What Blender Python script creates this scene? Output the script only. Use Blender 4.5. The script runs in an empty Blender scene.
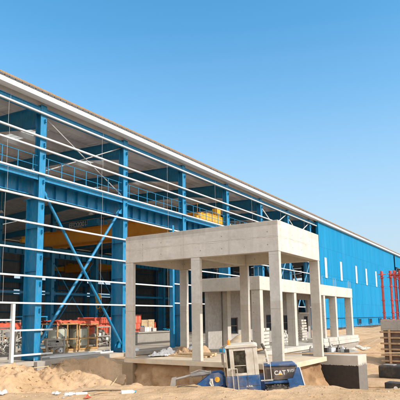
import bpy, bmesh, math, random
import numpy as np
from mathutils import Vector, Matrix, Euler, Quaternion
random.seed(7)
scene = bpy.context.scene
COL = scene.collection

# ------------------------------------------------------------------ camera
CAM_Z = 2.12686
YAW, PITCH, ROLL = 0.588, 0.150, -0.009
cam_d = bpy.data.cameras.new('camera'); cam = bpy.data.objects.new('camera', cam_d); COL.objects.link(cam)
fw = Vector((math.cos(YAW)*math.cos(PITCH), math.sin(YAW)*math.cos(PITCH), math.sin(PITCH)))
rt = Vector((math.sin(YAW), -math.cos(YAW), 0)); up = rt.cross(fw)
c_, s_ = math.cos(ROLL), math.sin(ROLL)
r2 = c_*rt + s_*up; u2 = -s_*rt + c_*up
cam.matrix_world = Matrix(((r2.x, u2.x, -fw.x, 0), (r2.y, u2.y, -fw.y, 0), (r2.z, u2.z, -fw.z, CAM_Z), (0, 0, 0, 1)))
cam_d.sensor_width = 36; cam_d.lens = 36*523.1/400
cam_d.shift_x = (200-176.2)/400; cam_d.shift_y = (237.9-200)/400
cam_d.clip_end = 8000; cam_d.clip_start = 0.1
scene.camera = cam

# ------------------------------------------------------------------ light
SUN_EL, SUN_A = math.radians(33.5), math.radians(4)
sun_vec = Vector((math.cos(SUN_EL)*math.sin(SUN_A), -math.cos(SUN_EL)*math.cos(SUN_A), math.sin(SUN_EL)))
world = bpy.data.worlds.new('World'); scene.world = world; world.use_nodes = True
wn = world.node_tree.nodes; wl = world.node_tree.links
sky = wn.new('ShaderNodeTexSky'); sky.sky_type = 'NISHITA'; sky.sun_disc = False
sky.sun_elevation = SUN_EL; sky.sun_rotation = math.atan2(sun_vec.x, sun_vec.y)
sky.air_density = 1.0; sky.dust_density = 1.0; sky.ozone_density = 2.5; sky.altitude = 0
bg = wn['Background']; bg.inputs['Strength'].default_value = 0.15
tint = wn.new('ShaderNodeMix'); tint.data_type = 'RGBA'; tint.blend_type = 'MULTIPLY'; tint.inputs[0].default_value = 1.0
tint.inputs[7].default_value = (0.29, 0.70, 0.77, 1)
wl.new(sky.outputs[0], tint.inputs[6]); 
tcw = wn.new('ShaderNodeTexCoord'); sxw = wn.new('ShaderNodeSeparateXYZ'); wl.new(tcw.outputs['Generated'], sxw.inputs[0])
rw = wn.new('ShaderNodeValToRGB'); wl.new(sxw.outputs[2], rw.inputs[0])
rw.color_ramp.elements[0].position = 0.0; rw.color_ramp.elements[0].color = (1, 1, 1, 1)
rw.color_ramp.elements[1].position = 0.6; rw.color_ramp.elements[1].color = (0, 0, 0, 1)
for p_, c__ in ((.13, .80), (.20, .60), (.38, .19), (.50, .04)):
    e_ = rw.color_ramp.elements.new(p_); e_.color = (c__, c__, c__, 1)
hz = wn.new('ShaderNodeMix'); hz.data_type = 'RGBA'; wl.new(rw.outputs[0], hz.inputs[0]); wl.new(tint.outputs[2], hz.inputs[6]); hz.inputs[7].default_value = (1.85, 2.05, 2.3, 1)
# added bright white lobe in the unseen sky behind the camera, fills shaded concrete
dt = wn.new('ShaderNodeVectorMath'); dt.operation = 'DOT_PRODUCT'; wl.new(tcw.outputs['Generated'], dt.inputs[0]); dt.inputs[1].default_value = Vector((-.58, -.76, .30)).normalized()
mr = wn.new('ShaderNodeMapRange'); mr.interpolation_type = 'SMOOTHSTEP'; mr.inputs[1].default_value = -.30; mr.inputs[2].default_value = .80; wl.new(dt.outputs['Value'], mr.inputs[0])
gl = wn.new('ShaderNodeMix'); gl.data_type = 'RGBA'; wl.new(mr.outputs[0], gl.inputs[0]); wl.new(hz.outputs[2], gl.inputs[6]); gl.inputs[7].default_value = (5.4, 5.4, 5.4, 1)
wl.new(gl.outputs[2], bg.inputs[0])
sl = bpy.data.lights.new('sun', 'SUN'); sl.energy = 2.05; sl.angle = math.radians(0.53); sl.color = (1.0, 0.94, 0.85)
so = bpy.data.objects.new('sun', sl); COL.objects.link(so)
so.rotation_euler = sun_vec.to_track_quat('Z', 'Y').to_euler(); so.location = (0, -30, 40)
scene.view_settings.view_transform = 'Standard'; scene.view_settings.look = 'None'
scene.view_settings.exposure = 1.22; scene.view_settings.gamma = 1.0; scene.view_settings.use_curve_mapping = False

# ------------------------------------------------------------------ materials
def new_mat(name):
    m = bpy.data.materials.new(name); m.use_nodes = True
    nt = m.node_tree; return m, nt, nt.nodes['Principled BSDF']
def nd(nt, t, **kw):
    n = nt.nodes.new(t)
    for k, v in kw.items(): setattr(n, k, v)
    return n
def noise(nt, scale, detail=4, rough=0.6, vec=None):
    n = nd(nt, 'ShaderNodeTexNoise'); n.inputs['Scale'].default_value = scale
    n.inputs['Detail'].default_value = detail; n.inputs['Roughness'].default_value = rough
    if vec is not None: nt.links.new(vec, n.inputs['Vector'])
    return n
def ramp(nt, fac, stops):
    r = nd(nt, 'ShaderNodeValToRGB'); nt.links.new(fac, r.inputs[0])
    e = r.color_ramp.elements
    while len(e) < len(stops): e.new(0.5)
    for el, (p, c) in zip(e, stops):
        el.position = p; el.color = (c[0], c[1], c[2], 1) if hasattr(c, '__len__') else (c, c, c, 1)
    return r
def mix(nt, a, b, fac, mode='MIX'):
    n = nd(nt, 'ShaderNodeMix', data_type='RGBA', blend_type=mode)
    for sock, v in ((n.inputs[0], fac), (n.inputs[6], a), (n.inputs[7], b)):
        if hasattr(v, 'is_output'): nt.links.new(v, sock)
        elif hasattr(v, '__len__'): sock.default_value = (v[0], v[1], v[2], 1)
        else: sock.default_value = v
    return n.outputs[2]
def bump(nt, p, h, strength=0.3, dist=0.02):
    b = nd(nt, 'ShaderNodeBump'); b.inputs['Strength'].default_value = strength; b.inputs['Distance'].default_value = dist
    nt.links.new(h, b.inputs['Height']); nt.links.new(b.outputs[0], p.inputs['Normal']); return b
def objco(nt): return nd(nt, 'ShaderNodeTexCoord').outputs['Object']
def worldco(nt): return nd(nt, 'ShaderNodeNewGeometry').outputs['Position']
def mapped(nt, v, scale):
    m = nd(nt, 'ShaderNodeMapping'); m.inputs['Scale'].default_value = scale; nt.links.new(v, m.inputs['Vector']); return m.outputs[0]
def mathn(nt, op, a, b=None, c=None, clamp=False):
    n = nd(nt, 'ShaderNodeMath', operation=op); n.use_clamp = clamp
    for i, v in enumerate((a, b, c)):
        if v is None: continue
        if hasattr(v, 'is_output'): nt.links.new(v, n.inputs[i])
        else: n.inputs[i].default_value = v
    return n.outputs[0]

def simple(name, col, rough=0.6, metal=0.0, var=0.12, scale=3.0, bmp=0.0, dirt=None, dirt_amt=0.35):
    m, nt, p = new_mat(name)
    v = worldco(nt)
    n = noise(nt, scale, 5, 0.65, v)
    lo = [max(0, x*(1-var)) for x in col]; hi = [min(1, x*(1+var)) for x in col]
    r = ramp(nt, n.outputs[0], [(0.3, lo), (0.7, hi)])
    out = r.outputs[0]
    if dirt:
        n2 = noise(nt, 1.3, 7, 0.7, v)
        f = ramp(nt, n2.outputs[0], [(0.45, 0.0), (0.72, dirt_amt)])
        out = mix(nt, out, dirt, f.outputs[0])
    nt.links.new(out, p.inputs['Base Color'])
    p.inputs['Roughness'].default_value = rough; p.inputs['Metallic'].default_value = metal
    if bmp: bump(nt, p, n.outputs[0], bmp, 0.02)
    return m

def concrete(name, base, panel=(2.4, 1.2), lift=None, dark=0.90, top=None, warm=(0.34, 0.27, 0.19)):
    """cast concrete: blotches, formwork joints, tie holes, runs; lift = world z of a pour joint below which it is darker"""
    m, nt, p = new_mat(name)
    v = worldco(nt)
    n1 = noise(nt, 0.7, 6, 0.65, v); n2 = noise(nt, 6.0, 5, 0.7, v)
    a = ramp(nt, n1.outputs[0], [(0.3, [x*0.85 for x in base]), (0.7, [x*1.06 for x in base])]).outputs[0]
    a = mix(nt, a, ramp(nt, n2.outputs[0], [(0.3, 0.87), (0.65, 1.0)]).outputs[0], 1.0, 'MULTIPLY')
    st = noise(nt, 1.0, 5, 0.6, mapped(nt, v, (2.2, 2.2, 0.22)))
    a = mix(nt, a, warm, ramp(nt, st.outputs[0], [(0.48, 0.0), (0.75, 0.34)]).outputs[0])
    sx = nd(nt, 'ShaderNodeSeparateXYZ'); nt.links.new(v, sx.inputs[0])
    hs = mathn(nt, 'ADD', sx.outputs[0], sx.outputs[1])
    def lines(val, per, w):
        t = mathn(nt, 'FRACT', mathn(nt, 'DIVIDE', val, per))
        d = mathn(nt, 'ABSOLUTE', mathn(nt, 'SUBTRACT', t, 0.5))
        return mathn(nt, 'GREATER_THAN', d, 0.5-w/per)
    ln = mathn(nt, 'MAXIMUM', lines(hs, panel[0], 0.012), lines(sx.outputs[2], panel[1], 0.012))
    a = mix(nt, a, [x*0.55 for x in base], mathn(nt, 'MULTIPLY', ln, ramp(nt, n1.outputs[0], [(0.4, 0.2), (0.6, 0.9)]).outputs[0]))
    # each formwork panel a slightly different tone
    wn_ = nd(nt, 'ShaderNodeTexWhiteNoise', noise_dimensions='2D'); cb = nd(nt, 'ShaderNodeCombineXYZ')
    nt.links.new(mathn(nt, 'FLOOR', mathn(nt, 'ADD', mathn(nt, 'DIVIDE', hs, panel[0]), .5)), cb.inputs[0]); nt.links.new(mathn(nt, 'FLOOR', mathn(nt, 'ADD', mathn(nt, 'DIVIDE', sx.outputs[2], panel[1]), .5)), cb.inputs[1])
    nt.links.new(cb.outputs[0], wn_.inputs['Vector'])
    a = mix(nt, a, ramp(nt, wn_.outputs['Value'], [(0.0, 0.88), (1.0, 1.04)]).outputs[0], 1.0, 'MULTIPLY')
    n4 = noise(nt, 2.2, 8, 0.75, mapped(nt, v, (1, 1, 1.8)))
    a = mix(nt, a, [x*0.52 for x in base], ramp(nt, n4.outputs[0], [(0.54, 0.0), (0.68, 0.42)]).outputs[0])
    n5 = noise(nt, 38, 3, 0.6, v)
    a = mix(nt, a, [x*0.45 for x in base], ramp(nt, n5.outputs[0], [(0.64, 0.0), (0.70, 0.6)]).outputs[0])
    # tie holes
    fx = mathn(nt, 'SUBTRACT', mathn(nt, 'FRACT', mathn(nt, 'DIVIDE', hs, 1.2)), 0.5)
    fz = mathn(nt, 'SUBTRACT', mathn(nt, 'FRACT', mathn(nt, 'DIVIDE', mathn(nt, 'ADD', sx.outputs[2], 0.33), 0.6)), 0.5)
    dd = mathn(nt, 'ADD', mathn(nt, 'POWER', mathn(nt, 'MULTIPLY', fx, 1.2), 2), mathn(nt, 'POWER', mathn(nt, 'MULTIPLY', fz, 0.6), 2))
    hole = mathn(nt, 'LESS_THAN', dd, 0.0011)
    vz = mathn(nt, 'GREATER_THAN', n1.outputs[0], 0.47)
    a = mix(nt, a, [x*0.35 for x in base], mathn(nt, 'MULTIPLY', mathn(nt, 'MULTIPLY', hole, vz), 0.75))
    if lift is not None:
        e = mathn(nt, 'ADD', sx.outputs[2], mathn(nt, 'MULTIPLY', n2.outputs[0], 0.10))
        f = mathn(nt, 'LESS_THAN', e, lift)
        a = mix(nt, a, mix(nt, a, (dark*1.0, dark*0.97, dark*0.92), 1.0, 'MULTIPLY'), f)
    # wavering cold joint of the pour
    cj = mathn(nt, 'ABSOLUTE', mathn(nt, 'SUBTRACT', mathn(nt, 'ADD', sx.outputs[2], mathn(nt, 'MULTIPLY', noise(nt, 0.9, 3, 0.6, v).outputs[0], 0.22)), 5.82))
    if panel[1] == 0.72: a = mix(nt, a, (0.27, 0.21, 0.15), mathn(nt, 'MULTIPLY', mathn(nt, 'LESS_THAN', cj, 0.012), ramp(nt, n2.outputs[0], [(0.42, 0), (0.6, 0.8)]).outputs[0]))
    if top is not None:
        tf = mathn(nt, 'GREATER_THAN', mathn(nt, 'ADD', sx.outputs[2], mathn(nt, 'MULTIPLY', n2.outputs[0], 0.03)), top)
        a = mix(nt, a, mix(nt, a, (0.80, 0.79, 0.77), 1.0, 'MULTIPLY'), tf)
    nt.links.new(a, p.inputs['Base Color'])
    p.inputs['Roughness'].default_value = 0.88
    h = mathn(nt, 'SUBTRACT', n2.outputs[0], mathn(nt, 'ADD', mathn(nt, 'MULTIPLY', ln, 0.5), hole))
    bump(nt, p, h, 0.25, 0.02)
    return m

def sand_mat(name, c1, c2, c3):
    m, nt, p = new_mat(name)
    v = worldco(nt)
    n1 = noise(nt, 0.35, 6, 0.6, v); n2 = noise(nt, 2.6, 6, 0.7, v); n3 = noise(nt, 22, 4, 0.7, v)
    a = ramp(nt, n1.outputs[0], [(0.33, c1), (0.52, c2), (0.72, c3)]).outputs[0]
    a = mix(nt, a, ramp(nt, n2.outputs[0], [(0.3, 0.78), (0.6, 1.0)]).outputs[0], 0.8, 'MULTIPLY')
    a = mix(nt, a, ramp(nt, n3.outputs[0], [(0.30, 0.72), (0.5, 1.0)]).outputs[0], 0.55, 'MULTIPLY')
    nt.links.new(a, p.inputs['Base Color']); p.inputs['Roughness'].default_value = 0.95
    p.inputs['Specular IOR Level'].default_value = 0.1
    vo = nd(nt, 'ShaderNodeTexVoronoi'); vo.inputs['Scale'].default_value = 2.2
    wv = nd(nt, 'ShaderNodeVectorMath', operation='ADD'); nt.links.new(v, wv.inputs[0])
    nn = noise(nt, 1.5, 3, 0.6, v); nt.links.new(nn.outputs['Color'], wv.inputs[1]); nt.links.new(wv.outputs[0], vo.inputs['Vector'])
    dimp = mathn(nt, 'MINIMUM', vo.outputs['Distance'], 0.35)
    h = mathn(nt, 'ADD', mathn(nt, 'MULTIPLY', n2.outputs[0], 0.7), mathn(nt, 'ADD', mathn(nt, 'MULTIPLY', n3.outputs[0], 0.14), mathn(nt, 'MULTIPLY', dimp, 0.5)))
    bump(nt, p, h, 0.7, 0.13)
    return m

def steel_paint(name, col, rough=0.42, dust=0.18, spec=0.4):
    m, nt, p = new_mat(name)
    v = worldco(nt)
    n = noise(nt, 1.1, 6, 0.65, v); n2 = noise(nt, 9, 4, 0.7, mapped(nt, v, (1, 1, 0.25)))
    a = ramp(nt, n.outputs[0], [(0.3, [x*0.86 for x in col]), (0.7, [min(1, x*1.1) for x in col])]).outputs[0]
    a = mix(nt, a, (0.42, 0.36, 0.28), ramp(nt, n2.outputs[0], [(0.48, 0.0), (0.78, dust)]).outputs[0])
    nt.links.new(a, p.inputs['Base Color']); p.inputs['Roughness'].default_value = rough; p.inputs['Specular IOR Level'].default_value = spec
    return m

M = {}
M['sand'] = sand_mat('sand', (0.41, 0.265, 0.145), (0.50, 0.335, 0.20), (0.55, 0.39, 0.255))
M['earth'] = sand_mat('damp_earth', (0.17, 0.10, 0.055), (0.32, 0.20, 0.11), (0.46, 0.31, 0.18))
M['conc'] = concrete('cast_concrete', (0.575, 0.545, 0.495), (2.6, 0.72))
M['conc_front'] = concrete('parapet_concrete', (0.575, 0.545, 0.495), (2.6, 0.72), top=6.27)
M['conc_col'] = concrete('column_concrete', (0.57, 0.54, 0.495), (50.3, 2.45), lift=2.85)
M['conc_low'] = concrete('annex_concrete', (0.57, 0.53, 0.47), (2.2, 1.9))
M['conc_grey'] = concrete('grey_concrete', (0.34, 0.31, 0.275), (3.0, 1.1))
M['conc_earth'] = concrete('earth_stained_concrete', (0.30, 0.215, 0.135), (2.4, 1.5), warm=(0.36, 0.23, 0.11))
M['block'] = simple('grey_blockwork', (0.33, 0.305, 0.28), 0.9, var=0.2, scale=4, bmp=0.3)
M['blue'] = steel_paint('blue_steel_paint', (0.007, 0.185, 0.365), 0.38, 0.2)
M['blue_clad'] = steel_paint('blue_cladding', (0.0, 0.195, 0.40), 0.5, 0.0, 0.12)
M['white_steel'] = simple('white_galvanised', (0.60, 0.595, 0.58), 0.45, var=0.06, dirt=(0.5, 0.42, 0.32), dirt_amt=0.25)
M['gutter'] = simple('white_gutter', (0.62, 0.615, 0.61), 0.4, var=0.04)
M['roof_edge'] = simple('tan_roof_edge', (0.31, 0.20, 0.105), 0.7, var=0.15)
M['roof'] = simple('roof_sheet', (0.64, 0.65, 0.67), 0.55, var=0.14, scale=0.6)
M['dark_wall'] = simple('far_wall_sheet', (0.20, 0.21, 0.22), 0.6, var=0.2, scale=0.8)
M['rod'] = simple('zinc_rod', (0.36, 0.35, 0.34), 0.5, var=0.1)
M['crane'] = steel_paint('orange_crane_paint', (0.62, 0.27, 0.025), 0.5, 0.12)
M['crane_y'] = steel_paint('yellow_crane_paint', (0.64, 0.33, 0.03), 0.5, 0.1)
M['floor'] = simple('hall_floor', (0.36, 0.33, 0.29), 0.85, var=0.2, scale=1.0, bmp=0.2, dirt=(0.5, 0.36, 0.2), dirt_amt=0.6)
M['dusty_slab'] = simple('dusty_slab', (0.50, 0.42, 0.32), 0.92, var=0.2, scale=1.2, bmp=0.25, dirt=(0.55, 0.38, 0.2), dirt_amt=0.7)
M['glass'] = simple('dark_glass', (0.012, 0.02, 0.03), 0.5, var=0.3)
M['glass'].node_tree.nodes['Principled BSDF'].inputs['Specular IOR Level'].default_value = 0.15
M['louvre'] = simple('white_light_panel', (0.72, 0.72, 0.71), 0.5, var=0.06)
M['wood'] = simple('pale_timber', (0.50, 0.36, 0.21), 0.85, var=0.28, scale=5, bmp=0.2)
M['wood_o'] = simple('ochre_timber', (0.42, 0.24, 0.09), 0.85, var=0.25, scale=6)
M['plank'] = simple('scaffold_board', (0.36, 0.24, 0.14), 0.9, var=0.3, scale=3)
M['red'] = simple('orange_red_tarpaulin', (0.52, 0.07, 0.03), 0.7, var=0.3, scale=5, bmp=0.5, dirt=(0.4, 0.28, 0.18), dirt_amt=0.5)
M['red_box'] = simple('red_packaging', (0.58, 0.09, 0.05), 0.6, var=0.15)
M['red_steel'] = simple('red_oxide_steel', (0.42, 0.055, 0.045), 0.55, var=0.2)
M['white_sheet'] = simple('white_plastic_sheet', (0.74, 0.72, 0.70), 0.6, var=0.1, bmp=0.2)
M['grey_mach'] = simple('machine_grey', (0.30, 0.28, 0.25), 0.5, var=0.3, scale=2.5, dirt=(0.45, 0.3, 0.16), dirt_amt=0.4)
M['tank'] = simple('pale_green_tank', (0.42, 0.44, 0.36), 0.5, var=0.15)
M['yellow'] = simple('yellow_paint', (0.66, 0.42, 0.04), 0.5, var=0.15)
M['bright_blue'] = simple('bright_blue_plastic', (0.02, 0.27, 0.50), 0.5, var=0.15)
M['black'] = simple('black_rubber', (0.025, 0.024, 0.024), 0.7, var=0.3, dirt=(0.3, 0.2, 0.11), dirt_amt=0.35)
M['tyre'] = simple('dusty_tyre', (0.07, 0.06, 0.05), 0.9, var=0.4, scale=5, dirt=(0.38, 0.27, 0.16), dirt_amt=0.7)
M['form'] = simple('formwork_panel', (0.12, 0.075, 0.055), 0.7, var=0.3, scale=3)
M['ldr_blue'] = simple('loader_blue', (0.014, 0.075, 0.20), 0.45, var=0.3, scale=4, dirt=(0.33, 0.25, 0.17), dirt_amt=0.6)
M['ldr_white'] = simple('loader_white', (0.52, 0.48, 0.41), 0.5, var=0.15, scale=4, dirt=(0.36, 0.26, 0.17), dirt_amt=0.75)
M['ldr_dark'] = simple('loader_dark', (0.075, 0.06, 0.055), 0.6, var=0.3, scale=3, dirt=(0.34, 0.24, 0.15), dirt_amt=0.5)
M['ldr_grey'] = simple('loader_steel', (0.34, 0.31, 0.28), 0.45, metal=0.3, var=0.2)
M['letter_w'] = simple('white_lettering', (0.6, 0.58, 0.55), 0.5, var=0.03)
M['letter_y'] = simple('amber_mark', (0.75, 0.36, 0.03), 0.5, var=0.03)
M['amber'] = simple('amber_lens', (0.75, 0.25, 0.03), 0.3, var=0.1)
M['rope'] = simple('sisal_rope', (0.5, 0.40, 0.22), 0.9, var=0.1)

def clad_mat():
    m, nt, p = new_mat('blue_cladding_sheet'); v = worldco(nt)
    sx = nd(nt, 'ShaderNodeSeparateXYZ'); nt.links.new(v, sx.inputs[0])
    w = nd(nt, 'ShaderNodeTexWhiteNoise', noise_dimensions='2D'); cb = nd(nt, 'ShaderNodeCombineXYZ')
    nt.links.new(mathn(nt, 'FLOOR', sx.outputs[0]), cb.inputs[0]); nt.links.new(mathn(nt, 'FLOOR', mathn(nt, 'DIVIDE', sx.outputs[2], 3.9)), cb.inputs[1]); nt.links.new(cb.outputs[0], w.inputs['Vector'])
    a = ramp(nt, w.outputs['Value'], [(0, (0.0, 0.18, 0.37)), (1, (0.001, 0.205, 0.41))]).outputs[0]
    st = noise(nt, 1.0, 5, 0.65, mapped(nt, v, (1.6, 1, 0.10)))
    a = mix(nt, a, (0.10, 0.30, 0.46), ramp(nt, st.outputs[0], [(0.50, 0), (0.78, 0.22)]).outputs[0])
    lo = noise(nt, 0.6, 5, 0.7, v)
    a = mix(nt, a, (0.36, 0.28, 0.18), mathn(nt, 'MULTIPLY', ramp(nt, sx.outputs[2], [(0.0, 0.55), (1.0, 0.0)]).outputs[0], ramp(nt, lo.outputs[0], [(0.4, 0), (0.7, 0.8)]).outputs[0]))
    lap = mathn(nt, 'LESS_THAN', mathn(nt, 'ABSOLUTE', mathn(nt, 'SUBTRACT', mathn(nt, 'FRACT', mathn(nt, 'DIVIDE', sx.outputs[2], 3.9)), 0.02)), 0.006)
    a = mix(nt, a, (0.0, 0.10, 0.22), mathn(nt, 'MULTIPLY', lap, 0.6))
    nt.links.new(a, p.inputs['Base Color']); p.inputs['Roughness'].default_value = 0.5; p.inputs['Specular IOR Level'].default_value = 0.12
    return m
M['blue_clad'] = clad_mat()
def cab_glass_mat():
    m, nt, p = new_mat('tinted_cab_glass'); out = nt.nodes['Material Output']
    tr = nd(nt, 'ShaderNodeBsdfTransparent'); tr.inputs[0].default_value = (.30, .34, .35, 1)
    gl = nd(nt, 'ShaderNodeBsdfGlossy'); gl.inputs['Roughness'].default_value = .06; gl.inputs['Color'].default_value = (.8, .85, .9, 1)
    fr = nd(nt, 'ShaderNodeFresnel'); fr.inputs[0].default_value = 1.5
    dn = noise(nt, 4, 5, .7, worldco(nt)); df = nd(nt, 'ShaderNodeBsdfDiffuse'); df.inputs[0].default_value = (.4, .33, .24, 1)
    m1 = nd(nt, 'ShaderNodeMixShader'); nt.links.new(fr.outputs[0], m1.inputs[0]); nt.links.new(tr.outputs[0], m1.inputs[1]); nt.links.new(gl.outputs[0], m1.inputs[2])
    m2 = nd(nt, 'ShaderNodeMixShader'); nt.links.new(ramp(nt, dn.outputs[0], [(.4, .04), (.75, .3)]).outputs[0], m2.inputs[0]); nt.links.new(m1.outputs[0], m2.inputs[1]); nt.links.new(df.outputs[0], m2.inputs[2])
    nt.links.new(m2.outputs[0], out.inputs['Surface']); return m
M['cab_glass'] = cab_glass_mat()
def roof_light_mat():
    m, nt, p = new_mat('translucent_roof_sheet'); out = nt.nodes['Material Output']
    t = nd(nt, 'ShaderNodeBsdfTranslucent'); t.inputs[0].default_value = (.62, .62, .58, 1); d = nd(nt, 'ShaderNodeBsdfDiffuse'); d.inputs[0].default_value = (.6, .6, .57, 1)
    x = nd(nt, 'ShaderNodeMixShader'); n = noise(nt, .8, 5, .7, worldco(nt)); nt.links.new(ramp(nt, n.outputs[0], [(.3, .35), (.7, .75)]).outputs[0], x.inputs[0])
    nt.links.new(t.outputs[0], x.inputs[1]); nt.links.new(d.outputs[0], x.inputs[2]); nt.links.new(x.outputs[0], out.inputs['Surface']); return m
M['roof_light'] = roof_light_mat()
M['steering'] = simple('cab_interior_grey', (0.10, 0.095, 0.09), 0.7, var=0.2)
# bitumen coated block: black coat on the pit side, grey primer on the sun side, ragged top edges
def block_mat():
    m, nt, p = new_mat('bitumen_coated_concrete')
    g = nd(nt, 'ShaderNodeNewGeometry'); v = g.outputs['Position']
    sx = nd(nt, 'ShaderNodeSeparateXYZ'); nt.links.new(v, sx.inputs[0])
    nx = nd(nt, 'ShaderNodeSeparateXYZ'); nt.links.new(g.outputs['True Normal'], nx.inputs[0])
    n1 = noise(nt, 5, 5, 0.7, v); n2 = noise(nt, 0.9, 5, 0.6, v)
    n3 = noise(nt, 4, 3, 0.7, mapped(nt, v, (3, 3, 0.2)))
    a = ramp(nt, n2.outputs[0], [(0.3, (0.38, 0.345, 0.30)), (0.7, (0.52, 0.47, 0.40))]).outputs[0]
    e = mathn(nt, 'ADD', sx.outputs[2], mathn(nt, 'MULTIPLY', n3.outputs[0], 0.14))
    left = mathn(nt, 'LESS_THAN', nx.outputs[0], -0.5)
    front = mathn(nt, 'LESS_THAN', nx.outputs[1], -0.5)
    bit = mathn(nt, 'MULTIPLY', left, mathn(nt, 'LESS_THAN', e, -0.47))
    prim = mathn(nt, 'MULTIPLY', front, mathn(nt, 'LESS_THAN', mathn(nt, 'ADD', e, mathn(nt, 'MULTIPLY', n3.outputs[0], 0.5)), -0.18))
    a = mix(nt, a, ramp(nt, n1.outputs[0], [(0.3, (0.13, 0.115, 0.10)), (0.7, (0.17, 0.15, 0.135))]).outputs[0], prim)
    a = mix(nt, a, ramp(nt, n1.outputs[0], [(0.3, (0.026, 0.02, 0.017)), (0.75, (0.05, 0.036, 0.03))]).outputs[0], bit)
    nt.links.new(a, p.inputs['Base Color']); p.inputs['Roughness'].default_value = 0.85
    bump(nt, p, n1.outputs[0], 0.25, 0.02)
    return m
M['bitumen'] = block_mat()

# ------------------------------------------------------------------ mesh helpers
class MB:
    def __init__(s): s.bm = bmesh.new()
    def box(s, x0, x1, y0, y1, z0, z1):
        vs = [s.bm.verts.new(p) for p in ((x0,y0,z0),(x1,y0,z0),(x1,y1,z0),(x0,y1,z0),(x0,y0,z1),(x1,y0,z1),(x1,y1,z1),(x0,y1,z1))]
        for f in ((3,2,1,0),(4,5,6,7),(0,1,5,4),(1,2,6,5),(2,3,7,6),(3,0,4,7)): s.bm.faces.new([vs[i] for i in f])
        return s
    def obox(s, c, size, rot=(0,0,0)):
        mt = Matrix.Translation(c) @ Euler(rot).to_matrix().to_4x4()
        hx, hy, hz = [q/2 for q in size]
        vs = [s.bm.verts.new(mt @ Vector(p)) for p in ((-hx,-hy,-hz),(hx,-hy,-hz),(hx,hy,-hz),(-hx,hy,-hz),(-hx,-hy,hz),(hx,-hy,hz),(hx,hy,hz),(-hx,hy,hz))]
        for f in ((3,2,1,0),(4,5,6,7),(0,1,5,4),(1,2,6,5),(2,3,7,6),(3,0,4,7)): s.bm.faces.new([vs[i] for i in f])
        return s
    def tube(s, p0, p1, r0, r1=None, n=10, caps=True):
        p0, p1 = Vector(p0), Vector(p1); r1 = r0 if r1 is None else r1
        d = (p1-p0).normalized(); a = d.orthogonal().normalized(); b = d.cross(a)
        A = [s.bm.verts.new(p0 + r0*(math.cos(t)*a + math.sin(t)*b)) for t in [2*math.pi*i/n for i in range(n)]]
        B = [s.bm.verts.new(p1 + r1*(math.cos(t)*a + math.sin(t)*b)) for t in [2*math.pi*i/n for i in range(n)]]
        for i in range(n): s.bm.faces.new((A[i], A[(i+1)%n], B[(i+1)%n], B[i]))
        if caps: s.bm.faces.new(A[::-1]); s.bm.faces.new(B)
        return s
    def path(s, pts, r, n=6):
        for a, b in zip(pts[:-1], pts[1:]): s.tube(a, b, r, n=n)
        return s
    def bar(s, p0, p1, w, h, upv=(0,0,1)):
        """rectangular bar from p0 to p1, w across, h along upv"""
        p0, p1 = Vector(p0), Vector(p1); d = (p1-p0).normalized()
        a = d.cross(Vector(upv))
        if a.length < 1e-4: a = d.orthogonal()
        a.normalize(); b = a.cross(d)
        q = [(-1,-1),(1,-1),(1,1),(-1,1)]
        A = [s.bm.verts.new(p0 + a*i*w/2 + b*j*h/2) for i, j in q]; B = [s.bm.verts.new(p1 + a*i*w/2 + b*j*h/2) for i, j in q]
        for i in range(4): s.bm.faces.new((A[i], A[(i+1)%4], B[(i+1)%4], B[i]))
        s.bm.faces.new(A[::-1]); s.bm.faces.new(B)
        return s
    def prism(s, pts, axis, a0, a1):
        """extrude an outline along axis; pts are the two other coordinates in order"""
        def mk(p, a):
            return {'x': (a, p[0], p[1]), 'y': (p[0], a, p[1]), 'z': (p[0], p[1], a)}[axis]
        A = [s.bm.verts.new(mk(p, a0)) for p in pts]; B = [s.bm.verts.new(mk(p, a1)) for p in pts]; n = len(pts)
        for i in range(n): s.bm.faces.new((A[i], A[(i+1)%n], B[(i+1)%n], B[i]))
        s.bm.faces.new(A[::-1]); s.bm.faces.new(B)
        return s
    def blob(s, c, size, seed=0, amp=0.25, sub=3, flat=True):
        rg = random.Random(seed)
        r = bmesh.ops.create_icosphere(s.bm, subdivisions=sub, radius=1.0)
        ph = [(Vector((rg.uniform(-3,3), rg.uniform(-3,3), rg.uniform(-3,3))), rg.uniform(0,6), rg.uniform(0.3,1)) for _ in range(9)]
        for v in r['verts']:
            d = sum(math.sin(v.co.dot(k)+o)*w for k, o, w in ph)/4
            co = v.co*(1+amp*d)
            if flat and co.z < 0: co.z *= 0.15
            v.co = Vector((c[0]+co.x*size[0], c[1]+co.y*size[1], c[2]+co.z*size[2]))
        return s
    def mesh(s, name, mat, bevel=0, smooth=False):
        bm = s.bm
        bmesh.ops.recalc_face_normals(bm, faces=bm.faces[:])
        if bevel:
            es = [e for e in bm.edges if len(e.link_faces) == 2 and e.calc_face_angle(0) > 0.6]
            bmesh.ops.bevel(bm, geom=es, offset=bevel, segments=2, affect='EDGES', profile=0.5, clamp_overlap=True)
        me = bpy.data.meshes.new(name); bm.to_mesh(me); bm.free()
        me.materials.append(M[mat] if isinstance(mat, str) else mat)
        if smooth:
            for p in me.polygons: p.use_smooth = True
        return me

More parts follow.
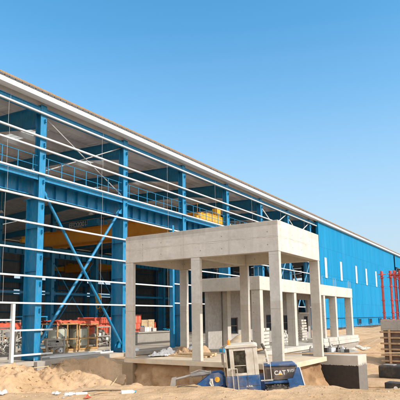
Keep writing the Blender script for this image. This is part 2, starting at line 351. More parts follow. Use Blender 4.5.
def thing(name, label, cat, loc=(0,0,0), rot=(0,0,0), group=None):
    o = bpy.data.objects.new(name, None); COL.objects.link(o)
    o.location = loc; o.rotation_euler = rot; o.empty_display_size = 0.3
    o['label'] = label; o['category'] = cat
    if group: o['group'] = group
    return o
def link(name, me, parent=None, loc=(0,0,0), rot=(0,0,0)):
    o = bpy.data.objects.new(name, me); COL.objects.link(o); o.location = loc; o.rotation_euler = rot
    if parent: o.parent = parent
    return o
def part(name, mb, mat, parent, world=False, bevel=0, smooth=False, loc=(0,0,0), rot=(0,0,0)):
    me = mb.mesh(name, mat, bevel, smooth)
    if world:
        q = parent
        off = Vector((0,0,0))
        while q: off += q.location; q = q.parent
        loc = -off
    return link(name, me, parent, loc, rot)
def single(name, mb, mat, label, cat, loc=(0,0,0), rot=(0,0,0), group=None, bevel=0, smooth=False):
    o = link(name, mb.mesh(name, mat, bevel, smooth), None, loc, rot)
    o['label'] = label; o['category'] = cat
    if group: o['group'] = group
    return o
def dup(root, loc, rot=None, label=None):
    r = root.copy(); COL.objects.link(r); r.location = loc
    if rot: r.rotation_euler = rot
    if label: r['label'] = label
    for ch in list(root.children):
        c = ch.copy(); COL.objects.link(c); c.parent = r
        for g in list(ch.children):
            d = g.copy(); COL.objects.link(d); d.parent = c
    return r
def text_mesh(txt, size, depth=0.006):
    cu = bpy.data.curves.new('lettering', 'FONT'); cu.body = txt; cu.size = size; cu.extrude = depth; cu.align_x = 'CENTER'; cu.align_y = 'CENTER'
    cu.offset = size*0.025
    o = bpy.data.objects.new('lettering', cu); COL.objects.link(o)
    dg = bpy.context.evaluated_depsgraph_get(); me = bpy.data.meshes.new_from_object(o.evaluated_get(dg))
    bpy.data.objects.remove(o); return me

# ------------------------------------------------------------------ ground
def vnoise(x, y, seed):
    xi = np.floor(x).astype(np.int64); yi = np.floor(y).astype(np.int64); fx = x-xi; fy = y-yi
    fx = fx*fx*(3-2*fx); fy = fy*fy*(3-2*fy)
    def h(a, b):
        n = (a*374761393 + b*668265263 + seed*1442695041) & 0x7fffffff
        n = ((n ^ (n >> 13))*1274126177) & 0x7fffffff
        return ((n ^ (n >> 16)) & 0xffff)/65535.0
    return (h(xi, yi)*(1-fx)+h(xi+1, yi)*fx)*(1-fy) + (h(xi, yi+1)*(1-fx)+h(xi+1, yi+1)*fx)*fy
def fbm(x, y, s, oct=4, seed=1):
    o = 0; a = 1; t = 0
    for i in range(oct):
        o = o + a*(vnoise(x*s+17.3*i, y*s-9.1*i, seed+i)-0.5); t += a; a *= 0.5; s *= 2.1
    return o/t*2
def sstep(a, b, t):
    t = np.clip((t-a)/(b-a), 0, 1); return t*t*(3-2*t)
FT = [-12, -4.12, -2.78, -2.3, -1.99, -0.7, 0.56, 1.25, 1.95, 2.5, 3.06, 3.87, 4.42, 5.41, 12]
FD = [12.4, 12.5, 12.75, 13.2, 13.75, 13.75, 13.5, 12.9, 12.5, 12.8, 13.4, 13.2, 12.75, 13.1, 13.0]
def ground_z(x, y):
    x = np.asarray(x, float); y = np.asarray(y, float)
    D = .832*x+.555*y; T = .555*x-.832*y
    base = np.full_like(x, -2.0)
    base = base + sstep(34, 60, x)*1.75 + sstep(60, 88, x)*0.35
    left = 1-sstep(22.5, 26, x)
    bank = sstep(17.6, 22.9, y + 0.9*fbm(x, y, 0.33, 3, 5))
    base = base + left*bank*1.28
    base = np.where((x > 22) & (y > 17.9), np.maximum(base, -0.75 + 0.15*sstep(18, 24, y)), base)
    # lumps on the bank and in the pit
    for (cx, cy, r, h) in ((18.2, 21.3, 1.0, .34), (20.1, 21.0, .8, .28), (16.6, 20.8, 1.0, .30), (21.4, 20.2, .9, .42), (22.4, 19.6, .8, .5), (20.6, 18.9, 1.2, .4), (17.6, 19.6, 1.1, .3), (24.5, 21.5, 1.2, .3), (21.2, 16.6, .9, .75), (21.4, 14.2, .7, .5), (21.0, 12.4, .8, .35), (21.5, 18.2, .8, .6)):
        base = base + h*np.exp(-((x-cx)**2+(y-cy)**2)/(r*r))
    rdg = np.abs(fbm(x*1.5, y*.75, 0.75, 4, 31)); base = base - left*bank*0.55*np.maximum(0, .32-rdg)*2 + left*bank*.16*fbm(x, y, 2.2, 3, 77) + left*bank*.25
    base = base + 0.10*fbm(x, y, 0.5, 5, 2) + left*sstep(9, 12, y)*.19*fbm(x, y, 1.7, 5, 55) + sstep(36, 50, x)*0.85*fbm(x, y, 0.13, 5, 9) + sstep(34, 44, x)*0.22*fbm(x, y, .45, 4, 19)
    fore = 0.42 - np.maximum(0, D-np.interp(T, FT, FD)-0.12*fbm(x, y, 1.1, 3, 4))*0.72
    fore = fore + 0.06*fbm(x, y, 0.9, 5, 3) + 0.035*fbm(x, y, 3.2, 3, 8)
    k = 0.12
    z = np.where(D < 40, np.logaddexp(base/k, fore/k)*k, base)
    # flat ground beyond the site
    far = sstep(90, 160, np.hypot(x-40, y-10))
    z = z*(1-far) + (-0.1)*far
    # beneath the buildings
    z = np.where((x > 22.4) & (x < 27.4) & (y > 9.6) & (y < 17.7), -2.1, z)
    z = np.where((x > 31) & (x < 51) & (y > 14.4) & (y < 24), -1.2, z)
    z = np.where((y > 24.2) & (y < 73) & (x > -8) & (x < 195), -1.6, z)
    return z
def axis_lines(a, b, step, lo, hi):
    fine = list(np.arange(a, b+1e-6, step)); s = step; left = []; v = a
    while v > lo: s *= 1.25; v -= s; left.append(v)
    s = step; right = []; v = b
    while v < hi: s *= 1.18; v += s; right.append(v)
    return np.array(left[::-1]+fine+right)
gx = axis_lines(5, 27, 0.065, -2500, 5000); gy = axis_lines(1.5, 24, 0.065, -2500, 5000)
X, Y = np.meshgrid(gx, gy, indexing='ij'); Z = ground_z(X, Y)
nx_, ny_ = X.shape
me = bpy.data.meshes.new('ground'); me.vertices.add(nx_*ny_)
me.vertices.foreach_set('co', np.stack([X.ravel(), Y.ravel(), Z.ravel()], 1).astype(np.float32).ravel())
i, j = np.meshgrid(np.arange(nx_-1), np.arange(ny_-1), indexing='ij'); a = (i*ny_+j).ravel()
q = np.stack([a, a+ny_, a+ny_+1, a+1], 1).astype(np.int32)
me.loops.add(q.size); me.loops.foreach_set('vertex_index', q.ravel())
me.polygons.add(len(q)); me.polygons.foreach_set('loop_start', np.arange(0, q.size, 4, dtype=np.int32))
me.polygons.foreach_set('use_smooth', np.ones(len(q), dtype=bool))
me.update(calc_edges=True); me.materials.append(M['sand'])
go = link('ground', me); go['kind'] = 'structure'
def gz(x, y): return float(ground_z(np.array([x]), np.array([y]))[0])

# ------------------------------------------------------------------ steel hall
FY, IY, BY = 24.0, 49.0, 74.0          # facade, middle row, back wall
XS = [21.3+8*k for k in range(-2, 7)]  # open bays
XALL = [21.3+8*k for k in range(-2, 22)]
X0, XC, XE = 4.9, 71.6, 186.0
hall = thing('steel_hall', 'long blue steel factory hall, open framed at left and clad at right', 'factory hall', (X0, FY, -0.3))
def eave(y): return 15.25 + (min(y, 2*IY-y)-FY)*0.045
def i_col(y_out, sgn):
    """stepped crane column in x centred 0, outer flange at y=0, depth towards +y*sgn; local coords"""
    m = MB(); f = 0.24
    def bx(xa, xb, ya, yb, za, zb): m.box(xa, xb, min(ya*sgn, yb*sgn), max(ya*sgn, yb*sgn), za, zb)
    bx(-f, f, 0, .025, 0, 15.55)                       # outer flange
    bx(-.012, .012, .0255, 1.05, 0, 9.62)               # web low
    bx(-f, f, 1.0505, 1.075, 0, 9.62)                    # inner flange low
    bx(-f, f, .0255, 1.35, 9.622, 9.65)                 # seat plate
    bx(-.012, .012, .0255, .43, 9.652, 15.55); bx(-f, f, .4305, .455, 9.652, 15.55)
    for z in (2.6, 5.2, 7.8): bx(-f+.01, -.0125, .026, 1.05, z, z+.015); bx(.0125, f-.01, .026, 1.05, z, z+.015)
    bx(-.36, .36, -.12, 1.0, -0.03, .0)                # base plate
    for z in (2.99, 4.55, 6.12, 7.68, 9.22, 10.76, 12.35, 13.1, 14.64):
        bx(.03, .14, -.16, -.002, z-.20, z-.19); bx(.03, .042, -.16, -.002, z-.1895, z+.0)   # girt cleats
    return m
col_me = i_col(0, 1).mesh('column', 'blue'); col_in = i_col(0, 1).mesh('column', 'blue')
for x in XALL: link('column', col_me, hall, (x-X0, 0, 0.3 if False else 0.0))
for x in XALL: link('column', col_in, hall, (x-X0, IY-FY-.45, 0))
for x in XALL[::1]: link('column', i_col(0, -1).mesh('column', 'blue') if x == XALL[0] else back_me, hall, (x-X0, BY-FY, 0)) if False else None
# rafters: deep tapered blue plate girders, facade to ridge
for x in XALL[:12]:
    m = MB()
    m.prism([(FY+.46, 13.9), (FY+.46, eave(FY)-.05), (IY, eave(IY)-.05), (IY, eave(IY)-1.15), (IY-2.5, eave(IY)-.95), (FY+5, eave(FY+5)-.85)], 'x', x-.012, x+.012)
    m.prism([(FY+.46, 13.88), (FY+.46, 13.9), (FY+5, eave(FY+5)-.85), (IY-2.5, eave(IY)-.95), (IY, eave(IY)-1.15), (IY, eave(IY)-1.17), (IY-2.5, eave(IY)-.97), (FY+5, eave(FY+5)-.872)], 'x', x-.2, x+.2)
    m.prism([(FY, eave(FY)-.05), (FY, eave(FY)-.03), (IY, eave(IY)-.03), (IY, eave(IY)-.05)], 'x', x-.2, x+.2)
    part('rafter', m, 'blue', hall, world=True)
    m = MB()
    m.prism([(IY, eave(IY)-.05), (IY, eave(IY)-1.15), (BY-5, eave(BY-5)-.85), (BY, 13.9), (BY, eave(BY)-.05)], 'x', x-.15, x+.15)
    part('rafter', m, 'blue', hall, world=True)
# roof: ribbed sheet with purlins beneath
def ribbed(m, x0, x1, per, depth, f):
    """profiled strip along x; f(x, d) -> list of points across"""
    xs = []; x = x0
    while x < x1:
        xs += [(x, 0), (x+per*.62, 0), (x+per*.7, depth), (x+per*.92, depth)]; x += per
    xs.append((x1, 0)); prev = None
    for xx, d in xs:
        row = [m.bm.verts.new(p) for p in f(min(xx, x1), d)]
        if prev:
            for k in range(len(row)-1): m.bm.faces.new((prev[k], row[k], row[k+1], prev[k+1]))
        prev = row
    return m
m = MB(); RZ = lambda y, d: (eave(y)+.42+d+.04*(1-abs(y-IY)/25))
cuts_ = [X0-1.2]
for a in XALL[:-1]: cuts_ += [a+3.5, a+4.75]
cuts_.append(XE); sky_m = MB()
for k, (xa_, xb_) in enumerate(zip(cuts_[:-1], cuts_[1:])):
    if k % 2 == 0: ribbed(m, xa_, xb_, .5, .07, lambda x, d: [(x, y_, RZ(y_, d)) for y_ in (FY-.75, 28.5, 33.5, 38, 43, IY, 56, 66, BY+.6)])
    else:
        for ya_, yb_ in ((FY-.75, 28.5), (33.5, 38), (43, IY), (IY, 56), (66, BY+.6)): ribbed(m, xa_, xb_, .5, .07, lambda x, d: [(x, ya_, RZ(ya_, d)), (x, yb_, RZ(yb_, d))])
        for ya_, yb_ in ((28.5, 33.5), (38, 43), (56, 66)): ribbed(sky_m, xa_, xb_, .5, .07, lambda x, d: [(x, ya_, RZ(ya_, d)), (x, yb_, RZ(yb_, d))])
part('roof_light', sky_m, 'roof_light', hall, world=True)['kind'] = 'stuff'
part('roof_sheet', m, 'roof', hall, world=True)
m = MB()
for k in range(13):
    y = FY+.3+k*2.05; z = eave(y)
    m.box(X0-.8, XC+30, y-.035, y+.035, z+.0, z+.40)
part('purlin', m, 'roof', hall, world=True)['kind'] = 'stuff'
m = MB(); m.box(X0-1.2, XE, FY-.80, FY-.751, eave(FY)+.44, eave(FY)+.53)
for k in range(int((100-X0)/0.12)): m.box(X0-1+k*.12, X0-1+k*.12+.06, FY-.82, FY-.801, eave(FY)+.48, eave(FY)+.55)
part('roof_edge', m, 'roof_edge', hall, world=True)
m = MB(); zb = eave(FY)+.04
m.prism([(FY-.72, zb), (FY-.72, zb+.29), (FY-.70, zb+.29), (FY-.70, zb+.02), (FY-.2, zb+.02), (FY-.2, zb+.38), (FY-.18, zb+.38), (FY-.18, zb)], 'x', X0-1.1, XE)
part('gutter', m, 'gutter', hall, world=True)
m = MB(); m.box(X0-1.1, XE, FY-.69, FY-.68, eave(FY)+.25, eave(FY)+.46); part('eave_flashing', m, 'dark_wall', hall, world=True)
m = MB()
for a, b in zip(XALL[:10], XALL[1:10]):
    if a > XC: break
    m.box(a+.25, b-.25, FY+.02, FY+.035, 14.62, 15.0); m.box(a+.25, b-.25, FY-.06, FY+.12, 14.6, 14.619); m.box(a+.25, b-.25, FY-.06, FY+.12, 15.001, 15.02)
part('eave_beam', m, 'blue', hall, world=True)
# girts (white channels, one run per level)
def girt(x0, x1, z, y=FY-.16, h=.095):
    m = MB(); m.prism([(y-.045, z-h/2), (y-.045, z+h/2), (y+.10, z+h/2), (y+.10, z+h/2-.012), (y-.033, z+h/2-.012), (y-.033, z-h/2+.012), (y+.10, z-h/2+.012), (y+.10, z-h/2)], 'x', x0, x1)
    return part('girt', m, 'white_steel', hall, world=True)
for z in (14.64, 13.1, 12.35, 10.78, 9.22): girt(X0, XC-.1, z)
for z in (7.68, 6.12, 4.55, 2.99):
    girt(X0, 35.1, z); girt(35.35, XC-.1, z+.25 if z < 5 else z)
girt(19.45, 22.3, 1.46); girt(19.45, 22.35, 0.08); girt(X0, 19.25, 2.05)
m = MB(); m.box(19.26, 19.44, FY-.25, FY-.07, -.28, 2.92); part('door_post', m, 'white_steel', hall, world=True)
m = MB(); m.box(35.1, 35.34, FY-.24, FY+.1, -.28, 9.6); part('door_post', m, 'blue', hall, world=True)
# sag rods, staggered mid-bay
for k, a in enumerate(XALL[:8]):
    m = MB()
    for zi, (za, zb_) in enumerate(((14.64, 15.6), (13.1, 14.64), (12.35, 13.1), (10.78, 12.35), (9.22, 10.78), (7.68, 9.22), (6.12, 7.68), (4.55, 6.12), (2.99, 4.55))):
        xx = a + 5.35 - .1*(zi % 2)
        m.tube((xx, FY-.13, za), (xx, FY-.13, zb_), .009, n=6)
    part('sag_rod', m, 'rod', hall, world=True)
# runway girders with handrail
def runway(y0, xs, rails):
    for a, b in zip(xs[:-1], xs[1:]):
        m = MB(); yc = y0+1.08
        m.box(a+.004, b-.004, yc-.01, yc+.01, 9.69, 10.62)
        m.box(a+.004, b-.004, yc-.24, yc+.24, 9.655, 9.689)
        m.box(a+.004, b-.004, yc-.98, yc+.35, 10.621, 10.66)
        m.box(a+.004, b-.004, yc-1.01, yc-.981, 10.44, 10.78)
        for k in range(1, 8): m.box(a+k-.008, a+k+.008, yc-.2, yc-.011, 9.70, 10.61)
        m.box(a+.004, b-.004, yc+.05, yc+.11, 10.661, 10.74)
        g = part('runway_girder', m, 'blue', hall, world=True)
        if rails:
            m = MB()
            for k in range(7):
                xx = a+.6+k*1.13; m.bar((xx, yc-.92, 10.661), (xx, yc-.92, 11.95), .045, .045, (0,1,0))
            for z in (11.35, 11.95): m.tube((a+.01, yc-.92, z), (b-.01, yc-.92, z), .022, n=6)
            part('handrail', m, 'blue', g, world=True)
runway(FY, XALL[:10], True); runway(IY-.45, XALL[:14], False)
# bracing in the first visible bay
def brace(p0, p1, r, mat):
    m = MB(); m.tube(p0, p1, r, n=12); part('brace', m, mat, hall, world=True)
xa, xb = 21.3, 29.3
brace((xa+.18, FY+.16, 9.9), (xb-.15, FY+.16, .25), .095, 'blue'); brace((xb-.15, FY+.40, 9.9), (xa+.18, FY+.40, .25), .095, 'blue')
brace((xa+.1, FY+.25, 14.7), (xb-.1, FY+.25, 11.0), .036, 'rod'); brace((xb-.1, FY+.38, 14.7), (xa+.1, FY+.38, 11.0), .036, 'rod')
for xa, xb in ((53.3, 61.3), (61.3, 69.3)):
    for s in (0, 1):
        brace((xa+.15, FY+.16+.2*s, 9.8 if s else .3), (xb-.15, FY+.16+.2*s, .3 if s else 9.8), .09, 'blue')
        brace((xa+.15, FY+.16+.2*s, 14.7 if s else 11), (xb-.15, FY+.16+.2*s, 11 if s else 14.7), .06, 'white_steel')
for xa, xb in ((45.3, 53.3), (53.3, 61.3)):
    for s in (0, 1): brace((xa+.2, IY+.1+.2*s, 9.6 if s else .3), (xb-.2, IY+.1+.2*s, .3 if s else 9.6), .08, 'blue')
for a, b in zip(XALL[:12], XALL[1:12]):
    m = MB(); m.box(a+.26, b-.26, IY-.3, IY-.1, 5.0, 5.28); part('strut', m, 'blue', hall, world=True)
    m = MB(); m.box(a+.26, b-.26, BY-1.4, BY-1.1, 8.2, 8.8); part('strut', m, 'blue', hall, world=True)
def gusset(x, y, z, sx, sz):
    m = MB(); m.prism([(x, z), (x+sx*.55, z), (x+sx*.55, z+sz*.18), (x+sx*.2, z+sz*.7), (x, z+sz*.7)], 'y', y-.01, y+.01); part('gusset_plate', m, 'blue', hall, world=True)
for yy in (FY+.16, FY+.40):
    for sx_, xx in ((1, 21.3+.02), (-1, 29.3-.02)):
        gusset(xx, yy, 9.6, sx_, .6) if (sx_ > 0) == (yy < FY+.3) else gusset(xx, yy, 9.6, sx_, .6)
        gusset(xx, yy, .02, sx_, .9)
# back wall with a clear strip, end wall far right, floor, plinth
m = MB()
ribbed(m, X0, XE, 0.9, 0.06, lambda x, d: [(x, BY-d, -.3), (x, BY-d, 6.2)]); ribbed(m, X0, XE, .9, .06, lambda x, d: [(x, BY-d, 7.1), (x, BY-d, 9.0)])
for xa_, xb_ in ((X0, 60), (69, 77.5), (93, XE)): ribbed(m, xa_, xb_, .9, .06, lambda x, d: [(x, BY-d, 6.2), (x, BY-d, 7.1)]); ribbed(m, xa_, xb_, .9, .06, lambda x, d: [(x, BY-d, 9.0), (x, BY-d, 9.9)])
ribbed(m, X0, XE, .9, .06, lambda x, d: [(x, BY-d, 9.9), (x, BY-d, 15.6)])
part('back_wall', m, 'dark_wall', hall, world=True)
m = MB()
for z in (1.6, 3.2, 4.8, 6.25, 7.25, 8.95, 9.85, 12): m.box(X0, XE, BY-.3, BY-.1, z-.08, z+.08)
for x in XALL: m.box(x-.24, x+.24, BY-.75, BY-.31, -.3, 15.2)
part('back_frame', m, 'blue', hall, world=True)
m = MB(); m.box(X0-.4, X0-.3, FY+1.2, BY, 9.0, 15.0); part('end_wall', m, 'dark_wall', hall, world=True)  # unseen left gable, added to darken the hall; open below to admit fill
m = MB(); m.box(XE-.1, XE, FY+1.2, BY, -.3, 15.0); part('end_wall', m, 'dark_wall', hall, world=True)
m = MB(); m.box(X0-1, XE, FY-.35, BY+.2, -.55, -.3); part('floor_slab', m, 'floor', hall, world=True)
m = MB(); m.box(X0-1, XE, FY-.28, FY-.02, -1.7, -.551); part('plinth', m, 'conc_grey', hall, world=True)
for x in XS:
    m = MB(); m.box(x-.5, x+.5, FY-.62, FY-.352, -1.7, -.32); part('pedestal', m, 'conc_grey', hall, world=True, bevel=.015)
    m = MB()
    for sx in (-.28, .28): m.tube((x+sx, FY-.09, -.299), (x+sx, FY-.09, -.17), .025, n=8)
    part('anchor_bolt', m, 'rod', hall, world=True)
# cladding
def clad(x0, x1, z0, z1, per, dep, y=FY-.30):
    m = MB(); ribbed(m, x0, x1, per, dep, lambda x, d: [(x, y-d, z0), (x, y-d, z1)]); return part('cladding', m, 'blue_clad', hall, world=True)
clad(XC, 121.4, 7.45, 15.3, 0.35, .02); clad(XC, 121.4, 1.86, 7.449, 1.0, .05, FY-.27); 
clad(122.6, XE, 12.6, 15.3, .35, .02); clad(123.2, XE, 1.86, 10.4, 1.0, .05, FY-.27)
clad(XC, 121.4, .35, 1.78, 1.0, .04, FY-.25); clad(122.6, XE, .35, 1.78, 1.0, .04, FY-.25)
m = MB(); m.box(XC, XE, FY-.46, FY-.2, 1.781, 1.855); part('drip_ledge', m, 'blue_clad', hall, world=True)
m = MB(); m.box(XC-.12, XC-.003, FY-.36, FY+.0, -.3, 15.3); part('corner_flashing', m, 'blue_clad', hall, world=True)
m = MB(); m.box(XC, XE, FY-.33, FY-.29, -.6, .34); part('base_kerb', m, 'black', hall, world=True)
for xl in (74.0, 81.4, 90.0, 96.6, 103.8):
    m = MB(); m.box(xl-.42, xl+.42, FY-.40, FY-.335, 7.45, 10.35); part('light_panel', m, 'louvre', hall, world=True)
k = 0
for xl in (83.5, 90.3, 97.4, 104.9, 112.5, 127.5, 135):
    m = MB(); m.box(xl-1.0, xl+1.0, FY-.42, FY-.325, .66, .74); m.box(xl-1.0, xl+1.0, FY-.42, FY-.325, 1.52, 1.6); m.box(xl-1.0, xl-.9, FY-.42, FY-.325, .741, 1.519); m.box(xl+.9, xl+1.0, FY-.42, FY-.325, .741, 1.519)
    w = part('window', m, 'blue_clad', hall, world=True)
    m = MB(); m.box(xl-.899, xl+.899, FY-.36, FY-.33, .741, 1.519); part('pane', m, 'glass', w, world=True)
# high-bay lamps hanging in the aisle
lamp0 = None
for k, (lx, ly, lz) in enumerate(((31.0, 36.5, 12.6), (39.0, 36.5, 12.6), (47, 36.5, 12.6), (33.0, 43, 12.6), (55, 36.5, 12.6))):
    lab = ['small white high-bay lamp hanging under the roof, nearest of the lamps in the open bays'][0] if k == 0 else 'small white high-bay lamp hanging deep in the shaded hall'
    if lamp0 is None:
        lamp0 = thing('high_bay_lamp', lab, 'lamp', (lx, ly, lz), group='high-bay lamps in the hall')
        m = MB(); m.tube((0,0,0), (0,0,.22), .26, .10, n=16); part('lamp_shade', m, 'white_steel', lamp0)
        m = MB(); m.tube((0,0,.221), (0,0,3.0), .02, n=6); part('cable', m, 'rod', lamp0)
    else: dup(lamp0, (lx, ly, lz), label='small white high-bay lamp hanging deep in the shaded hall')
lamp0['label'] = 'small white high-bay lamp hanging deep in the shaded hall'

# ------------------------------------------------------------------ overhead cranes
def crane(x, y0, y1, label, sign):
    r = thing('overhead_crane', label, 'crane', (x, y0, 10.75))
    for s in (-1, 1):
        m = MB(); xc = x+s*1.1
        m.box(xc-.28, xc+.28, y0+.6, y1-.6, 10.62, 12.05)
        m.box(xc-.36, xc+.36, y0+.6, y1-.6, 12.051, 12.09); m.box(xc-.36, xc+.36, y0+.6, y1-.6, 10.58, 10.619)
        for k in range(1, 12): m.box(xc-.30, xc+.30, y0+.6+k*2-.02, y0+.6+k*2+.02, 10.62, 12.05)
        part('bridge_girder', m, 'crane', r, world=True)
    for yy, mt in ((y0, 'crane_y'), (y1, 'crane_y')):
        m = MB(); m.prism([(x-3.6, 10.86), (x-3.6, 11.25), (x-1.6, 11.85), (x+1.6, 11.85), (x+3.6, 11.25), (x+3.6, 10.86)], 'y', yy-.24, yy+.24); m.box(x+.2, x+.9, yy-.28, yy+.28, 11.851, 12.6)
        m.box(x-3.3, x-2.7, yy-.3, yy+.3, 11.26, 11.6)
        part('end_carriage', m, mt, r, world=True, bevel=.02)
        m = MB()
        for s in (-2.4, 2.4): m.tube((x+s, yy-.1, 10.99), (x+s, yy+.1, 10.99), .25, n=18)
        part('wheel', m, 'ldr_dark', r, world=True)
    m = MB(); yt = y0+14.9; m.box(x-1.5, x+1.5, yt-1.2, yt+1.2, 12.14, 12.35); m.tube((x-1, yt, 12.75), (x+1, yt, 12.75), .38, n=18); m.box(x-1.4, x-.9, yt-.9, yt+.5, 12.351, 13.0)
    part('trolley', m, 'blue', r, world=True)
    m = MB(); m.tube((x, yt-.12, 4.6), (x, yt-.12, 12.13), .018, n=8); m.tube((x, yt+.12, 4.6), (x, yt+.12, 12.13), .018, n=8); part('hoist_rope', m, 'ldr_dark', r, world=True)
    m = MB(); m.tube((x-.12, yt, 4.4), (x+.12, yt, 4.4), .36, n=24); m.box(x-.14, x+.14, yt-.2, yt+.2, 3.75, 4.3); part('hook_block', m, 'crane_y', r, world=True, bevel=.02)
    m = MB(); pts_ = [(x, yt+.26*math.sin(a_)-.0, 3.35+.26*math.cos(a_)) for a_ in [k_*.35 for k_ in range(14)]]; m.tube((x, yt, 3.55), (x, yt, 3.76), .07, n=10); m.path(pts_, .055, 8); part('hook', m, 'crane_y', r, world=True)
    m = MB()
    for k in range(10): m.tube((x-1.4, y0+1+k*2.4, 11.95), (x-1.4, y0+1+k*2.4, 12.95), .02, n=6)
    m.tube((x-1.4, y0+1, 12.95), (x-1.4, y1-1, 12.95), .02, n=6); m.box(x-1.62, x-1.39, y0+1, y1-1, 11.9, 11.94)
    part('walkway', m, 'crane', r, world=True)
    if sign:
        me = text_mesh('EFD2001', .74); me.materials.append(M['rod'])
        o = link('lettering', me, r, Vector((x-1.66, y0+16.6, 12.47))-Vector((x, y0, 10.75)), (math.pi/2, 0, -math.pi/2))
    return r
crane(43.7, FY+.72, IY-.55, 'orange overhead crane with yellow end carriage, lettered on its bridge, near the open front', True)
crane(72.0, IY+.75, BY-.9, 'dark orange overhead crane far back in the second aisle', False)

# ------------------------------------------------------------------ concrete canopy
CX0, CX1, CY0, CY1 = 22.1, 27.7, 9.17, 18.08
can = thing('concrete_canopy', 'raw concrete entrance canopy with deep parapet on six square columns in front of the hall', 'canopy', (24.9, 13.6, 0))
cs = .56
ct, cs = .25, .50
for xx in (CX0+.01, CX1-ct-.01):
    for yy in (CY0+.01, (CY0+CY1-cs)/2, CY1-cs-.01):
        m = MB(); m.box(xx, xx+ct, yy, yy+cs, 0.002, 5.04); part('column', m, 'conc_col', can, world=True, bevel=.015)
bt = .34
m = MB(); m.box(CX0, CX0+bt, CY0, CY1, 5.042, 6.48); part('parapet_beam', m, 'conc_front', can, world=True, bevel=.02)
m = MB(); m.box(CX1-bt, CX1, CY0, CY1, 5.042, 6.48); part('parapet_beam', m, 'conc', can, world=True, bevel=.02)
m = MB(); m.box(CX0+bt+.002, CX1-bt-.002, CY0, CY0+bt, 5.042, 6.48); part('parapet_beam', m, 'conc', can, world=True, bevel=.02)
m = MB(); m.box(CX0+bt+.002, CX1-bt-.002, CY1-bt, CY1, 5.042, 6.48); part('parapet_beam', m, 'conc', can, world=True, bevel=.02)
m = MB(); m.box(CX0+bt+.002, CX1-bt-.002, (CY0+CY1)/2-.2, (CY0+CY1)/2+.2, 5.042, 5.72); part('cross_beam', m, 'conc', can, world=True, bevel=.02)
m = MB(); m.box(CX0+bt+.002, CX1-bt-.002, CY0+bt+.002, CY1-bt-.002, 5.722, 5.92); part('roof_slab', m, 'conc', can, world=True)
m = MB(); m.box(CX0-.05, CX1+.15, CY0-.08, CY1+.02, -.24, 0); part('floor_slab', m, 'dusty_slab', can, world=True, bevel=.02)
m = MB(); m.box(CX0+.35, CX1+.05, CY0+.3, CY1, -2.6, -.241); part('foundation_wall', m, 'conc_earth', can, world=True)
for yy in (CY0-.02, (CY0+CY1-cs)/2-.1, CY1-cs-.1):
    m = MB(); m.box(CX0-.10, CX0+.345, yy, yy+cs+.2, -2.6, -.242); part('pilaster', m, 'conc_earth', can, world=True, bevel=.02)
# dug-out earth face beneath the slab edge
def earth_face(name, pts, nrm, z0, z1, seed):
    bm = bmesh.new(); n = int((Vector(pts[1])-Vector(pts[0])).length/.09); nz = 22; rows = []
    U = np.arange(n+1)*.09; Wv = np.arange(nz+1)/nz*(z1-z0)
    uu, ww = np.meshgrid(U, Wv, indexing='ij'); h = .34*fbm(uu, ww*1.3, .8, 4, seed)+.26*fbm(uu, ww, 2.3, 5, seed+3)
    for a_ in range(n+1):
        row = []
        for b_ in range(nz+1):
            t = b_/nz; p = Vector(pts[0]).lerp(Vector(pts[1]), a_/n); out = h[a_, b_]*(1-max(0, t-.85)/.15) + (1-t)**1.4*.85 - .16
            row.append(bm.verts.new((p[0]+nrm[0]*out, p[1]+nrm[1]*out, z0+(z1-z0)*t)))
        rows.append(row)
    for a_ in range(n):
        for b_ in range(nz): bm.faces.new((rows[a_][b_], rows[a_+1][b_], rows[a_+1][b_+1], rows[a_][b_+1]))
    mb = MB(); mb.bm.free(); mb.bm = bm
    o = link(name, mb.mesh(name, 'earth', smooth=True)); o['kind'] = 'structure'
earth_face('earth_bank', ((CX0+.12, CY1+.3), (CX0+.12, CY0+.05)), (-1, 0), -2.4, -.243, 5)
earth_face('earth_bank', ((CX0+.1, CY0+.12), (CX1+.1, CY0+.12)), (0, -1), -2.4, -.243, 8)
earth_face('earth_bank', ((CX0+.15, CY1+5.4), (CX0+.12, CY1+.2)), (-1, 0), -2.4, -.5, 11)

# ------------------------------------------------------------------ annex
ax0, ax1, ay0, ay1 = 30.45, 51.4, 14.0, 18.3
ann = thing('concrete_annex', 'low concrete annex with flat roof band on many columns, behind the canopy', 'annex', (40.9, 16, 0))
m = MB(); m.box(ax0, ax1, ay0, ay0+.3, 3.78, 4.66); part('roof_beam', m, 'conc_low', ann, world=True, bevel=.015)
m = MB(); m.box(ax0, ax0+.3, ay0+.302, ay1, 3.78, 4.66); part('roof_beam', m, 'conc_low', ann, world=True, bevel=.015)
m = MB(); m.box(ax1-.3, ax1, ay0+.302, ay1, 3.78, 4.66); part('roof_beam', m, 'conc_low', ann, world=True, bevel=.015)
m = MB(); m.box(ax0+.302, ax1-.302, ay0+.302, ay1, 4.2, 4.4); part('roof_slab', m, 'conc_low', ann, world=True)
for xx, w, yy in ((30.5, .45, 14.03), (36.35, .45, 14.03), (42.9, .4, 14.03), (46.05, .42, 14.03), (47.6, .35, 14.5), (50.85, .5, 14.03)):
    m = MB(); m.box(xx, xx+w, yy, yy+.6, 0.302 if xx > 41 else .002, 3.778); part('column', m, 'conc_low', ann, world=True, bevel=.012)
m = MB(); m.box(32.7, 33.2, 17.55, 17.95, .002, 4.198); part('column', m, 'conc_low', ann, world=True, bevel=.012)
